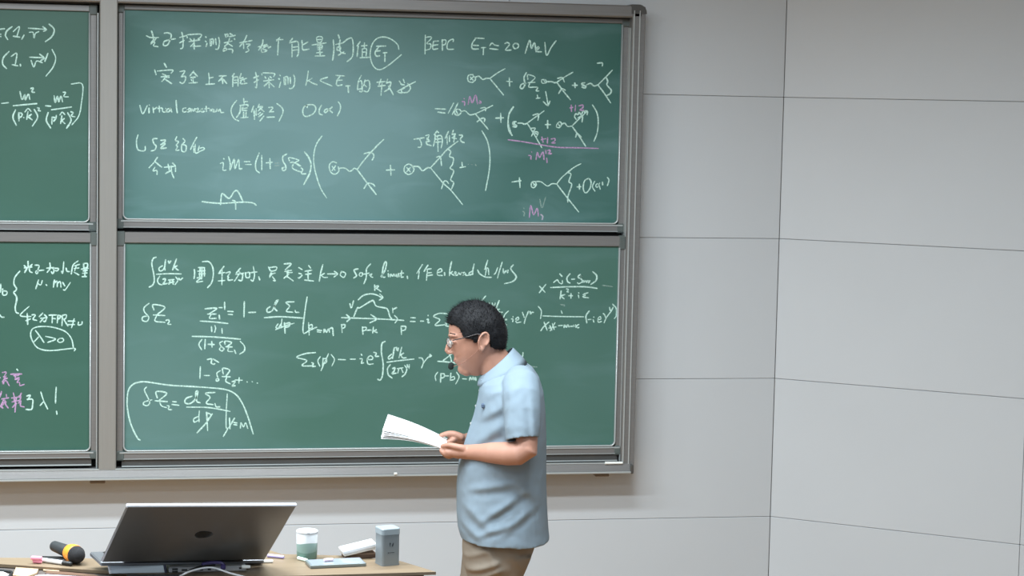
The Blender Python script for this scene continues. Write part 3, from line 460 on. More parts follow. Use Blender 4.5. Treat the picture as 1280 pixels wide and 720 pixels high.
# ------------------------------------------------------------------ sliding chalkboards and their frame
YU, YL, YF = -.055, -.085, -.125      # surface planes of upper panels, lower panels; front of the fixed frame
def bx(px, py, y): return on_y(px, py, y).x
def bz(px, py, y): return on_y(px, py, y).z
def slider(label, xs, zs, y, sw, tops, bots, step=False, BOARD=BOARD_L):
    """xs: green area left/right, zs: green area bottom/top; sw stile widths (l, r)"""
    (xa, xb), (za, zb) = xs, zs; wl, wr_ = sw
    t = thing('sliding_chalkboard', label, 'chalkboard', ((xa+xb)/2, y, za), 'sliding chalkboards')
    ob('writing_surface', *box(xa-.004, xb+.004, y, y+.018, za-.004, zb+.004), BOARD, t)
    f = .012
    ob('top_rail', *box(xa-wl+.012, xb+wr_-.012, y-f, y+.02, zb, zb+tops, .002), ALU, t)
    ob('bottom_rail', *box(xa-wl+.012, xb+wr_-.012, y-f, y+.02, za-bots, za, .002), ALU, t)
    ob('side_stile', *box(xa-wl, xa, y-f+.002, y+.02, za, zb, .002), ALU, t)
    ob('side_stile', *box(xb, xb+wr_, y-f+.002, y+.02, za, zb, .002), ALU, t)
    # bright rounded bead round the left, bottom and right of the green surface
    b = .0065; c = .02; yb = y-f-.003; pts = [(xa+b/2, zb-.005)]
    for k in range(5):
        a = math.pi+k*math.pi/8; pts.append((xa+b/2+c+c*math.cos(a), za+b/2+c+c*math.sin(a)))
    for k in range(5):
        a = 1.5*math.pi+k*math.pi/8; pts.append((xb-b/2-c+c*math.cos(a), za+b/2+c+c*math.sin(a)))
    pts.append((xb-b/2, zb-.005))
    rings = []
    for i, (X, Z) in enumerate(pts):
        p = Vector((X, 0, Z)); a = Vector((*pts[max(i-1, 0)],)); d = Vector((*pts[min(i+1, len(pts)-1)],))
        tt = Vector((d[0]-a[0], 0, d[1]-a[1])).normalized(); q = Vector((-tt.z, 0, tt.x))
        rings.append([Vector((p.x, 0, p.z))+q*(b/2*u_)+Vector((0, v_, 0)) for u_, v_ in ((-1, y+.001), (-1, yb+.003), (-.4, yb), (.4, yb), (1, yb+.003), (1, y+.001))])
    ob('edge_bead', *loft(rings), ALUB, t, True)
    ob('lower_lip', *box(xa-wl+.012, xb+wr_-.012, y-f-.004, y-f, za-.007, za-.001, .001), ALUB, t)
    ob('lower_lip', *box(xa-wl+.012, xb+wr_-.012, y-f-.003, y-f, za-bots+.002, za-bots+.005, .001), ALUB, t)
    if step:
        ob('lower_ledge', *box(xa-wl+.02, xb+wr_-.02, y-.004, y+.02, za-bots-.024, za-bots, .001), ALUD, t)
        ob('lower_lip', *box(xa-wl+.02, xb+wr_-.02, y-.012, y+.01, za-bots-.03, za-bots-.024, .0015), ALUB, t)
    for X0, X1 in ((xa-wl-.003, xa+.006), (xb-.006, xb+wr_+.003)):
        ob('corner_bracket', *box(X0, X1, y-f-.003, y+.021, zb-.014, zb+tops+.003, .004), BRKT, t)
        ob('corner_bracket', *box(X0, X1, y-f-.003, y+.021, za-bots-.003, za+.004, .004), BRKT, t)
    return t
# right pair
UXA, UXB = bx(153, 270, YU), bx(772.5, 268, YU)
UZA, UZB = bz(460, 277.5, YU), bz(460, 20.5, YU)
LXA, LXB = bx(154, 440, YL), bx(771.5, 440, YL)
LZA, LZB = bz(460, 561, YL), bz(460, 305.5, YL)
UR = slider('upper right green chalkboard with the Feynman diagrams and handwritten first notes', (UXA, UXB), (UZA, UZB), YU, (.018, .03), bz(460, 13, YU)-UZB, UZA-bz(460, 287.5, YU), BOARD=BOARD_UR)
LR = slider('lower right green chalkboard behind the lecturer, with integrals in white chalk', (LXA, LXB), (LZA, LZB), YL, (.025, .03), bz(460, 292.5, YL)-LZB, LZA-bz(460, 571, YL), True, BOARD_LR)
WU = UXB-UXA
UXR = bx(112.5, 200, YU); LXR = bx(114, 440, YL)
zl = lambda py, y, px=60: bz(px, py, y)
UL = slider('upper left green chalkboard cut by the picture edge, with bracketed fractions', (UXR-WU, UXR), (zl(278, YU), zl(13, YU)), YU, (.025, .025), zl(5, YU)-zl(13, YU), zl(278, YU)-zl(288, YU))
LL = slider('lower left green chalkboard cut by the picture edge, with a circled inequality', (LXR-WU, LXR), (zl(564.5, YL), zl(302.5, YL)), YL, (.025, .022), zl(290.5, YL)-zl(302.5, YL), zl(564.5, YL)-zl(573, YL), True)

fr = thing('chalkboard_frame', 'grey aluminium frame, posts and ledge that hold the four green chalkboards', 'frame', (-2.8, -.06, bz(460, 594, YF)))
PX0, PX1 = bx(123.8, 290, YF), bx(146.2, 290, YF)
RX0, RX1 = bx(784, 290, YF), bx(800, 290, YF)
ZT0 = bz(460, 12.5, YF); ZT1 = ZT0+.05
ZB0, ZB1 = bz(460, 594.5, YF), bz(460, 583, YF)
XLF = 2*PX0-RX1
ob('back_board', *box(XLF, RX1-.01, -.03, -.003, ZB0+.01, ZT1-.01), DARK, fr)
def rail(name, x0, x1, z0, z1, y0, bev, m=ALU): ob(name, *box(x0, x1, y0, -.002, z0, z1, bev), m, fr)
rail('centre_post', PX0, PX1, ZB1-.002, ZT1-.004, YF-.006, .004, mat('post_aluminium', (142, 141, 137), .42, .25, .5, var=.02, vscale=5, stretch=(30, 30, 1)))
for s, a, b in ((1, RX0, RX1), (-1, XLF, XLF+RX1-RX0)):
    rail('side_post', a, b, ZB0+.012, ZT1-.004, YF, .003)
    for q in (.004, .028):
        x = a+q if s > 0 else b-q-.005
        ob('post_ridge', *box(x, x+.005, YF-.005, YF+.001, ZB0+.014, ZT1-.02, .0015), ALUB, fr)
    # rounded corner cap
    xc = b-.03 if s > 0 else a+.03; pr = []
    for k in range(9):
        an = k*math.pi/16 if s > 0 else math.pi-k*math.pi/16
        pr.append((xc+.034*math.cos(an), ZT1-.03+.034*math.sin(an)))
    pr += [(xc+(-.03 if s > 0 else .03), ZT1+.004), (xc+(-.03 if s > 0 else .03), ZT1-.034), (xc+(.034 if s > 0 else -.034), ZT1-.034)]
    ob('corner_cap', *loft([[Vector((x, YF-.004, z)) for x, z in pr], [Vector((x, -.002, z)) for x, z in pr]]), ALUD, fr)
rail('top_rail', XLF+.01, RX1-.012, ZT0, ZT1, YF, .006)
rail('dark_channel', XLF+.03, RX0, ZT0-.006, ZT0, -.08, .001, DARK)
# inner guide strips beside the boards
for x in (bx(781.5, 290, YL), bx(121.7, 290, YL)):
    ob('guide_strip', *box(x-.003, x+.003, -.1, -.03, ZB1, ZT0-.04, .001), ALUB, fr)
# chalk tray
rail('tray_back', XLF+.01, RX1-.002, ZB0, ZB1, -.09, .002)
tr = ([], [])
ZB0_, ZB1_ = ZB0, ZB1
prof = [(-.002, ZB0+.004), (-.135, ZB0+.004), (-.14, ZB0-.002), (-.146, ZB0+.001), (-.146, ZB0+.007), (-.139, ZB0+.008), (-.133, ZB1-.012), (-.13, ZB1-.003), (-.124, ZB1), (-.118, ZB1-.003), (-.118, ZB0+.012), (-.002, ZB0+.012)]
ob('tray', *loft([[Vector((XLF+.005, a, z)) for a, z in prof], [Vector((RX1-.018, a, z)) for a, z in prof]]), ALU, fr)
ob('tray_lip', *box(XLF+.005, RX1-.018, -.151, -.145, ZB0-.001, ZB0+.007, .0015), ALUB, fr)
ob('tray_lip', *box(XLF+.005, RX1-.05, -.13, -.12, ZB1-.002, ZB1+.004, .0015), ALUB, fr)
ob('tray_end_cap', *box(RX1-.02, RX1-.006, -.15, -.002, ZB0-.004, ZB1-.004, .004), ALUD, fr)
for px in (122, 751):
    x = bx(px, 600, -.1)
    ob('tray_bracket', *box(x-.03, x+.03, -.125, -.02, ZB0-.018, ZB0, .003), mat('bracket_tan', (118, 104, 88), .6), fr)
# chalk pieces lying on the tray
def stick(label, p0, p1, r, m, group=None, cat='chalk', name='chalk_stick'):
    p0 = Vector(p0); p1 = Vector(p1); c = (p0+p1)/2; d = (p1-p0)
    h = d.length/2; t = d.normalized(); s = t.cross(Vector((0, 0, 1))).normalized(); u = s.cross(t)
    rg = []
    for q, k in ((-h, .8), (-h+.0012, 1), (h-.0012, .93), (h, .72)):
        rg.append([t*q+s*(r*k*math.cos(a))+u*(r*k*math.sin(a)) for a in [2*math.pi*j/14 for j in range(14)]])
    V, Fc = loft(rg); o = ob(name, [v+c for v in V], Fc, m, None, False, loc=c); return tag(o, label, cat, group)
CHW = mat('chalk_white', (240, 242, 238), .9, var=.03)
q0 = on_y(756, 589.2, -.135); q1 = on_y(778, 588.4, -.135)
stick('white chalk stick at the right end of the chalkboard ledge', (q0.x, -.134, ZB1+.003), (q1.x, -.134, ZB1+.003), .0055, CHW)
q0 = on_y(492, 592, -.14)
stick('tiny white chalk stub on the ledge below the paper stack', (q0.x, -.155, ZB0+.0115), (q0.x+.012, -.152, ZB0+.0115), .0055, CHW)

for nm, reg, mm, par, yy, data in WRITING:
    chalk(nm, reg, data, {'w': CHALK, 'p': PINK, 'f': FAINT}[mm], {'UR': UR, 'LR': LR, 'UL': UL, 'LL': LL}[par], YU if par[0] == 'U' else YL)

# ------------------------------------------------------------------ lectern and the things on it
DZ = 1.19
def dz(px, py, z=DZ): return on_z(px, py, z)
WOOD = mat('light_oak', (124, 107, 86), .45, var=.09, vscale=6, stretch=(1, 14, 1), bump=.05, bscale=40)
WOODE = mat('oak_edge', (126, 98, 70), .5, var=.08, vscale=8)
WOODD = mat('brown_lectern_side', (112, 88, 66), .5, var=.08, vscale=5)
BLK = mat('black_plastic', (26, 27, 28), .45)
SLV = mat('silver_metal', (122, 124, 128), .35, .5, .5, var=.02)
WHT = mat('white_plastic', (232, 234, 237), .35)
def poly_prism(P, z0, z1): return loft([[Vector((p.x, p.y, z0)) for p in P], [Vector((p.x, p.y, z1)) for p in P]])
top = [dz(-70, 700.5), dz(130, 713.5), dz(270, 722.5), dz(545, 714.8), dz(500, 701), dz(432, 694.5), dz(352, 692.5), dz(338, 688), dz(150, 687), dz(124, 698), dz(-70, 696.5)]
lt = thing('lectern', 'light oak lectern top with a pointed front edge, carrying the open computer', 'lectern', (top[2].x, top[2].y+.2, 0))
ob('top', *poly_prism(top, DZ-.0075, DZ), WOOD, lt)
ctr = sum(top, Vector())/len(top)
def shrink(k): return [ctr+(p-ctr)*k for p in top]
ob('edge_band', *poly_prism(shrink(.95), DZ-.034, DZ-.0076), WOODD, lt)
ob('body', *poly_prism(shrink(.90), .08, DZ-.035), WOODD, lt)
ob('plinth', *poly_prism(shrink(.88), 0, .079), BLK, lt)
for i in range(3):
    a, b = shrink(.90)[i], shrink(.90)[i+1]; t = (b-a).normalized(); n = Vector((t.y, -t.x, 0))
    L = (b-a).length
    ob('front_panel', *obox(Vector(((a.x+b.x)/2, (a.y+b.y)/2, .62))+n*.006, t, n, Vector((0, 0, 1)), L/2-.03, .005, .46, .003), WOODE, lt)

# laptop: lid leaning toward the audience
LX = Vector((.9717, .2294, -.0567)).normalized(); LY = Vector((.2128, -.7454, .6317)); LY = (LY-LX*LY.dot(LX)).normalized()
LN = LX.cross(LY).normalized()          # screen normal direction sign handled below
LO = Vector((-2.6111, -3.3824, 1.2191)); LW, LH = .4132, .281
toward = LN if LN.dot(CAM-LO) > 0 else -LN
lp = thing('laptop', 'large open silver laptop seen from behind, its lid tilted towards the room', 'laptop', (LO.x, LO.y, DZ))
LID = mat('dark_silver_lid', (122, 118, 112), .32, .45, .5)
ob('lid', *obox(LO+LY*LH/2, LX, LY, toward, LW/2, LH/2, .004, .003), LID, lp)
ob('lid_edge', *obox(LO+LY*(LH-.0035)-toward*.0005, LX, LY, toward, LW/2+.0006, .0042, .0045, .002), mat('polished_rim', (232, 234, 240), .25, .4), lp)
ob('screen', *obox(LO+LY*LH/2-toward*.0045, LX, LY, toward, LW/2-.006, LH/2-.01, .0008, 0), mat('dark_screen', (16, 18, 22), .1), lp)
ob('hinge', *cyl(LO-LX*LW*.36, LO+LX*LW*.36, .006, n=14), BLK, lp, True)
bY = Vector((-LX.y, LX.x, 0)).normalized(); bN = LX.cross(bY).normalized()
if bN.z < 0: bN = -bN
ob('base', *obox(LO+bY*.060-bN*.007, LX, bY, bN, LW/2, .058, .006, .003), SLV, lp)
kb = ob('keyboard', *obox(LO+bY*.062-bN*.0005, LX, bY, bN, LW/2-.03, .045, .0006), BLK, lp)
V, Fc = [], []
for i in range(14):
    for j in range(4):
        add((V, Fc), obox(LO+bY*(.028+j*.0225)+LX*((i-6.5)*.0252)+bN*.001, LX, bY, bN, .011, .0095, .0012, .001))
ky = ob('keys', V, Fc, mat('key_caps', (44, 44, 46), .5), kb); ky['kind'] = 'stuff'
# plain round emblem in the middle of the lid (flat, dark, polished)
em = []
ec = LO+LY*(LH*.50)+LX*.012+toward*.0042
for k in range(28):
    a = 2*math.pi*k/28; rr = .019*(1+.10*math.cos(2*a)+.05*math.cos(3*a)); em.append(ec+LX*rr*math.cos(a)*1.05+LY*rr*math.sin(a))
ob('lid_emblem', *loft([em, [p+toward*.0006 for p in em]]), mat('emblem_dark', (58, 57, 55), .12, .6), lp)

Z3 = Vector((0, 0, 1)); X3 = Vector((1, 0, 0)); Y3 = Vector((0, 1, 0))
CR = Vector((math.cos(YAW), -math.sin(YAW), 0)); CF = Vector((math.sin(YAW), math.cos(YAW), 0))
S5 = 5.15/F  # metres per pixel at the lectern
# pale blue box standing in front of the lid, navy side
p0 = dz(136, 717.2); p1 = dz(209.5, 716)
t = (p1-p0).normalized(); nb = Vector((t.y, -t.x, 0))
bh = .030; L = (p1-p0).length
bxT = thing('small_box', 'pale blue box with a navy end, propped in front of the laptop lid', 'box', (p0+p1)/2)
lean = Vector((-.20*t.x, -.20*t.y, 1)).normalized(); lean = (lean-nb*.25).normalized()
ob('box_body', *obox((p0+p1)/2+lean*bh/2-nb*.006, t, nb, lean, L/2-.006, .007, bh/2, .0015), mat('pale_blue_card', (208, 222, 232), .25, var=.03), bxT)
ob('box_end', *obox(p1+lean*bh/2-nb*.006-t*.004, t, nb, lean, .003, .0075, bh/2+.0005, .001), mat('navy_card', (30, 34, 66), .5), bxT)
ob('box_end', *obox(p0+lean*bh/2-nb*.006+t*.004, t, nb, lean, .003, .0075, bh/2+.0005, .001), WHT, bxT)
# silver dock with ports
p0 = dz(211, 717); p1 = dz(308, 714.5); t = (p1-p0).normalized(); nb = Vector((t.y, -t.x, 0)); L = (p1-p0).length
hb = thing('docking_hub', 'flat silver docking hub with side ports under the laptop lid', 'hub', (p0+p1)/2)
ob('hub_case', *obox((p0+p1)/2+Z3*.0074-nb*.016, t, nb, Z3, L/2, .016, .0070, .003), mat('hub_silver', (176, 178, 182), .4, .3), hb)
for k, d in ((.08, .0045), (.08, .0105), (.2, .008), (.42, .008), (.52, .008), (.62, .008)):
    ob('port', *obox(p0+t*(L*k)+Z3*d+nb*.0003, t, nb, Z3, .007 if k < .3 else .004, .0008, .0022, .0005), BLK, hb)
ob('status_window', *obox(p0+t*(L*.92)+Z3*.009+nb*.0003, t, nb, Z3, .003, .0008, .002, .0005), BLK, hb)
# cables
def cable(name, label, pts, r, m, cat='cable'):
    o = ob(name, *tube(catmull(pts, 6), [r], 8), m, None, True, loc=pts[0]); return tag(o, label, cat)
def dh(px, py, h): return on_z(px, py, DZ+h)
cable('white_cable', 'thin white cable curling over the silver docking hub', [dh(318, 724, .006), dh(288, 716.5, .012), dh(270, 710.5, .019), dh(258, 709.5, .020), dh(243, 712.5, .019), dh(232, 716.5, .018), dh(224, 721, .004)], .0024, WHT)
cable('black_cable', 'thick black cable running diagonally in front of the docking hub', [dh(268, 706, .0195), dh(252, 708, .0195), dh(240, 712, .019), dh(228, 718, .010), dh(205, 719.5, .004), dh(160, 719, .0035)], .0032, BLK)
pg = thing('cable_plug', 'dark purple cable plug standing on the docking hub', 'plug', dh(276, 712, .016))
PUR = mat('purple_plastic', (46, 36, 86), .4)
a0 = dh(279, 712, .016); u = Z3
ob('plug_body', *obox(a0+Z3*.007, CR, CF, Z3, .006, .006, .0065, .002), PUR, pg)
ob('plug_lead', *tube(catmull([a0+Z3*.0135, a0+Z3*.017-CR*.008, a0+Z3*.0165-CR*.03, a0+Z3*.013-CR*.05], 5), [.004], 8), PUR, pg, True)
# chalk pieces
def dchalk(label, pa, pb, r, m, h=0, group=None, name='chalk_stick', cat='chalk'):
    a = on_z(*pa, DZ+h+r); b = on_z(*pb, DZ+h+r); return stick(label, a, b, r, m, group, cat, name)
dchalk('lavender chalk stick between the laptop and the green cup', (334.5, 694.5), (355, 696.5), .0045, mat('lavender_chalk', (178, 168, 214), .9, var=.05))
dchalk('pale green chalk stick at the foot of the green cup', (372.5, 697.5), (384, 700.5), .0045, mat('pale_green_chalk', (222, 240, 226), .9, var=.03))
dchalk('long white chalk stick beside the lower right corner of the laptop lid', (306, 702.5), (341, 701.5), .0042, CHW)
dchalk('short white chalk end sticking out past the docking hub', (302, 708.5), (313, 708.5), .0045, CHW, .012)
# pen and pink chalk on the left
PK = mat('pink_chalk_solid', (236, 150, 172), .85, var=.06)
dchalk('upper pink chalk stick at the left, by the black microphone', (39, 697.5), (52.5, 698), .0055, PK, .008)
dchalk('lower pink chalk stick at the left, under the other pink one', (41.5, 701.3), (52, 702), .0052, PK, .0)
pn = thing('marker_pen', 'white marker pen with a black cap lying beside the pink chalk', 'pen', dz(64, 703))
a = dh(53, 699.6, .007); b = dh(80, 703.6, .006)
ob('barrel', *tube([a, b], [.0052], 14), WHT, pn, True)
d = (b-a).normalized(); ob('cap', *tube([b-d*.002, b+d*.02], [.0058], 14), BLK, pn, True)
blk = ob('black_case', *obox(dz(64, 703.5)+Z3*.003+CF*.03, CR, CF, Z3, .035, .02, .003, .002), BLK); tag(blk, 'thin black case under the white marker pen', 'case')
# microphone lying on the lectern, head toward the room
mc = thing('microphone', 'black handheld microphone with an orange ring lying at the left', 'microphone', dz(92, 706))
hd = dz(93.5, 707.5)+Z3*.0235+CF*.02; ax = (-CR*.62+CF*.78).normalized(); ax.z = 0; ax.normalize()
hd_r = .0225
def mring(items, nm, m_, ):
    ob(nm, *tube([hd+ax*q for q, r in items], [r for q, r in items], 24, True), m_, mc, True)
mring([(-.010, .0175), (-.004, .0215), (.004, .0225)], 'head_foam', mat('black_foam', (34, 34, 36), .95, bump=.8, bscale=500))
mring([(.010, .0235), (.022, .0232), (.030, .0215)], 'orange_ring', mat('orange_rubber', (244, 150, 42), .45))
mring([(.036, .0165), (.09, .0145), (.12, .0135)], 'handle', mat('charcoal_rubber', (44, 48, 50), .5))
# cup
cp = dz(383.5, 697.5); cr = .0268
cu = thing('drinking_cup', 'white cup with green wave pattern and white lid', 'cup', cp)
prof = [(cr*.93, 0), (cr*.96, .002), (cr*.99, .03), (cr, .066), (cr*.985, .0665)]
def cup_mat():
    m = bpy.data.materials.new('cup_waves'); m.use_nodes = True; nt = m.node_tree; b = nt.nodes['Principled BSDF']; b.inputs['Roughness'].default_value = .35
    tc = nt.nodes.new('ShaderNodeTexCoord'); sp = nt.nodes.new('ShaderNodeSeparateXYZ'); nt.links.new(tc.outputs['Object'], sp.inputs[0])
    def mth(op, a, b_=None, c=None):
        n = nt.nodes.new('ShaderNodeMath'); n.operation = op
        for i, v in enumerate((a, b_, c)):
            if v is None: continue
            if isinstance(v, (int, float)): n.inputs[i].default_value = v
            else: nt.links.new(v, n.inputs[i])
        return n.outputs[0]
    x, z = sp.outputs[0], sp.outputs[2]
    w1 = mth('MULTIPLY_ADD', mth('SINE', mth('MULTIPLY_ADD', x, 70., 1.3)), .0032, .040)
    w2 = mth('MULTIPLY_ADD', mth('SINE', mth('MULTIPLY_ADD', x, 85., -1.2)), .0020, .019)
    c = nt.nodes.new('ShaderNodeMix'); c.data_type = 'RGBA'; c.inputs[6].default_value = (*lin((136, 162, 155)), 1); c.inputs[7].default_value = (*lin((106, 138, 128)), 1)
    nt.links.new(mth('LESS_THAN', z, w2), c.inputs[0])
    d = nt.nodes.new('ShaderNodeMix'); d.data_type = 'RGBA'; d.inputs[6].default_value = (*lin((226, 230, 233)), 1)
    nt.links.new(c.outputs[2], d.inputs[7]); nt.links.new(mth('LESS_THAN', z, w1), d.inputs[0]); nt.links.new(d.outputs[2], b.inputs['Base Color'])
    return m
ob('cup_body', *lathe(cp, prof, 40, Z3, CR), cup_mat(), cu, True)
ob('lid', *lathe(cp, [(cr*.97, .0667), (cr*1.03, .067), (cr*1.03, .0705), (cr*.95, .0725), (cr*.6, .073), (.001, .073)], 40, Z3, CR), WHT, cu, True)
ob('lid_tab', *obox(cp+Z3*.0695+CR*.006-CF*(cr*1.03), CR, CF, Z3, .004, .0012, .0022, .0008), mat('tab_grey', (190, 192, 194), .4), cu)
# phone
a, b = dz(390, 711.3), dz(456, 708.2); t = (b-a).normalized(); nb = Vector((t.y, -t.x, 0)); c = (a+b)/2-nb*.034
tb = thing('smartphone', 'flat grey smartphone lying in front of the green cup', 'phone', c)
ob('phone_case', *obox(c+Z3*.0045, t, nb, Z3, (b-a).length/2+.004, .034, .0043, .002, 2), mat('grey_green_metal', (128, 138, 138), .3, .4), tb)
ob('phone_glass', *obox(c+Z3*.0089, t, nb, Z3, (b-a).length/2, .031, .0003), mat('phone_glass', (150, 158, 170), .12, .2), tb)
dch = stick('pinkish chalk stub lying on the grey smartphone', c+Z3*.0135-t*.03, c+Z3*.0135-t*.006-nb*.003, .004, mat('pale_pink_chalk', (232, 214, 224), .9, var=.03))
# white slim box on a brown eraser
a = dz(431, 699.3); b = dz(470, 697.5)
t = (b-a).normalized(); nb = Vector((t.y, -t.x, 0)); ec = (a+b)/2-nb*.02
er = thing('board_eraser', 'brown felt eraser block tucked under the tilted white slab', 'eraser', ec)
ob('felt', *obox(ec+Z3*.0045, t, nb, Z3, (b-a).length/2, .02, .0045, .001), mat('brown_felt', (92, 74, 62), .95, bump=.5, bscale=300), er)
ob('backing', *obox(ec+Z3*.0115, t, nb, Z3, (b-a).length/2, .02, .0025, .001), mat('brown_wood', (122, 100, 84), .6), er)
ty = (t+Z3*.20).normalized(); tz = ty.cross(nb); tz = tz if tz.z > 0 else -tz
ws = thing('white_slab', 'glossy white slab tilted on the brown eraser, behind the grey tin', 'box', ec+Z3*.014)
wc = ec+Z3*.0225-t*.002
ob('upper_shell', *obox(wc+tz*.0045, ty, nb, tz, .0445, .028, .0055, .003, 2), WHT, ws)
ob('lower_shell', *obox(wc-tz*.0035, ty, nb, tz, .043, .027, .0028, .002), mat('slab_cream', (222, 218, 212), .5), ws)
# grey tea tin
tc_ = dz(483.5, 706)+CF*.012
tn = thing('tea_tin', 'grey rounded square tea tin with a dark leaf emblem', 'tin', tc_)
TIN = mat('grey_tin', (134, 142, 146), .38, .35, .5, var=.02)
def rsq(c, hx, hy, r, z, ang):
    out = []
    e1 = CR*math.cos(ang)+CF*math.sin(ang); e2 = -CR*math.sin(ang)+CF*math.cos(ang)
    for qx, qy, a0 in ((1, 1, 0), (-1, 1, 90), (-1, -1, 180), (1, -1, 270)):
        for k in range(6):
            a = math.radians(a0+k*18); out.append(c+e1*(qx*(hx-r)+r*math.cos(a))+e2*(qy*(hy-r)+r*math.sin(a))+Z3*z)
    return out
ang = math.radians(27)
ob('tin_body', *loft([rsq(tc_, .0245, .0245, .008, z, ang) for z in (0, .001, .080)]), TIN, tn)
ob('tin_lid', *loft([rsq(tc_, h, h, .009, z, ang) for h, z in ((.0256, .079), (.0256, .0925), (.0248, .094), (.022, .0943))]), mat('pale_tin_lid', (168, 180, 186), .35, .35), tn)
ob('foot_rim', *loft([rsq(tc_, h, h, .008, z, ang) for h, z in ((.0252, 0.0), (.0252, .004))]), TIN, tn)
e1 = CR*math.cos(ang)+CF*math.sin(ang); e2 = -CR*math.sin(ang)+CF*math.cos(ang)
fc = tc_-e2*.0247; PR = mat('tin_print', (62, 70, 76), .5)
def patch(nm, pts, par, m_, c, ax_, ay_, dn): ob(nm, [c+ax_*x+ay_*y+dn for x, y in pts]+[c+ax_*x+ay_*y for x, y in pts], [tuple(range(len(pts)))]+[(i, (i+1) % len(pts), (i+1) % len(pts)+len(pts), i+len(pts)) for i in range(len(pts))], m_, par)
patch('leaf_emblem', [(-.0045, .0015), (-.0055, .007), (-.0035, .010), (-.001, .007), (-.001, .0055), (-.0026, .003), (-.0018, -.001), (-.003, -.0015)], tn, PR, fc+Z3*.050, e1, Z3, -e2*.0004)
patch('leaf_emblem', [(.0015, -.002), (.001, .002), (.003, .006), (.0062, .009), (.0066, .004), (.005, 0), (.003, -.0015)], tn, PR, fc+Z3*.050, e1, Z3, -e2*.0004)
V, Fc = [], []
for x, w_ in ((-.0075, .0016), (-.0035, .0008), (-.0015, .0008), (.0005, .0008), (.0028, .001), (.0052, .001), (.0075, .0008)):
    add((V, Fc), obox(fc+e1*x+Z3*.0335-e2*.0003, e1, e2, Z3, w_, .0003, .0012 if w_ > .0012 else .0007))
pp_ = ob('small_lettering', V, Fc, PR, tn); pp_['kind'] = 'stuff'

# lower side shelf in front with clutter (bottom left)
SZ = DZ-.0095
def sz(px, py): return on_z(px, py, SZ)
sp_ = [sz(-60, 745), sz(190, 752), sz(205, 724.5), sz(130, 718), sz(-60, 704.8)]
sd = thing('side_shelf', 'dark lower shelf in front of the lectern, covered with papers', 'shelf', (sp_[1].x-.3, sp_[1].y+.1, 0))
ob('shelf_top', *poly_prism(sp_, SZ-.02, SZ), mat('dark_grey_laminate', (84, 78, 74), .5, var=.05), sd)
cc = sum(sp_, Vector())/5
ob('shelf_body', *poly_prism([cc+(p-cc)*.6-CF*.02 for p in sp_], 0, SZ-.021), WOODD, sd)
def flat(nm, label, cat, pts, th, m_, z=0):
    P = [on_z(a, b, SZ+z+th) for a, b in pts]; c = sum(P, Vector())/len(P)
    V, Fc = poly_prism(P, SZ+z+.0002, SZ+z+th); return tag(ob(nm, V, Fc, m_, None, loc=(c.x, c.y, SZ+z)), label, cat)
TANC = mat('tan_card', (196, 164, 130), .6, var=.05)
flat('card_box', 'small tan cardboard box on the lower shelf at the left', 'box', [(16, 719), (33, 720.5), (46, 716), (48, 711), (20, 709)], .006, TANC)
flat('paper_sheet', 'white paper sheet at the bottom left corner of the picture', 'paper', [(-20, 726), (-2, 726), (11, 718), (4, 714.5), (-20, 713)], .002, WHT)
flat('paper_sheet', 'lilac-white paper sheet lying below the tan cardboard box', 'paper', [(40, 730), (132, 730), (122, 720.5), (62, 717.5), (44, 719)], .002, mat('lilac_paper', (176, 176, 190), .6))
flat('flat_folder', 'brown folder strip lying right of the tan cardboard box', 'folder', [(56, 716.5), (126, 721), (118, 718.0), (86, 715), (60, 713)], .004, mat('brown_folder', (98, 72, 54), .6))
flat('tan_stick', 'short tan wooden ruler behind the brown folder', 'ruler', [(54, 712.6), (74, 714.2), (74, 713), (54, 711.4)], .003, TANC, .001)
o = tube(catmull([on_z(-20, 711, SZ+.004), on_z(8, 713.5, SZ+.004), on_z(15, 716, SZ+.004), on_z(14, 721.5, SZ+.004), on_z(40, 724, SZ+.004), on_z(70, 732, SZ+.004)], 6), [.0032], 8)
tag(ob('dark_cable', *o, BLK, None, True, loc=on_z(10, 717, SZ)), 'dark cable curling left of the tan cardboard box', 'cable')

# ------------------------------------------------------------------ the lecturer
DM = 6.8
PO = Vector((CAM.x, CAM.y, 0))+CF*DM
def M(px, py, w=0.):
    """point on the upright plane through the lecturer, w metres toward the camera"""
    return on_plane(px, py, PO-CF*w, CF)
KM = DM/F   # metres per pixel there
SKIN = mat('skin', (172, 129, 111), .5, spec=.35, var=.04, vscale=14, bump=.05, bscale=300)
HAIR = mat('black_hair', (18, 19, 22), .65, spec=.22, var=.1, vscale=60, bump=.6, bscale=220)
SHIRT = mat('light_blue_shirt', (126, 142, 154), .85, spec=.15, var=.03, vscale=9, bump=.25, bscale=500)
TRO = mat('khaki_cloth', (134, 125, 113), .85, spec=.15, var=.03, vscale=9, bump=.2, bscale=500)
foot = M(618, 990); foot.z = 0
man = thing('person', 'man in a light blue short-sleeved shirt, reading from white sheets in front of the board', 'person', foot)
def ringrow(yf, yb, xf, xb, wd, w0=0., n=36, e=2.4):
    out = []
    xc, hx = (xf+xb)/2, (xb-xf)/2
    for j in range(n):
        a = 2*math.pi*j/n; c, s = math.cos(a), math.sin(a)
        cc_ = math.copysign(abs(c)**(2/e), c); ss_ = math.copysign(abs(s)**(2/e), s)
        x = xc+hx*cc_; y = yf+(yb-yf)*(cc_+1)/2
        p = M(x, y, 0); out.append(p-CF*(wd*ss_+w0))
    return out
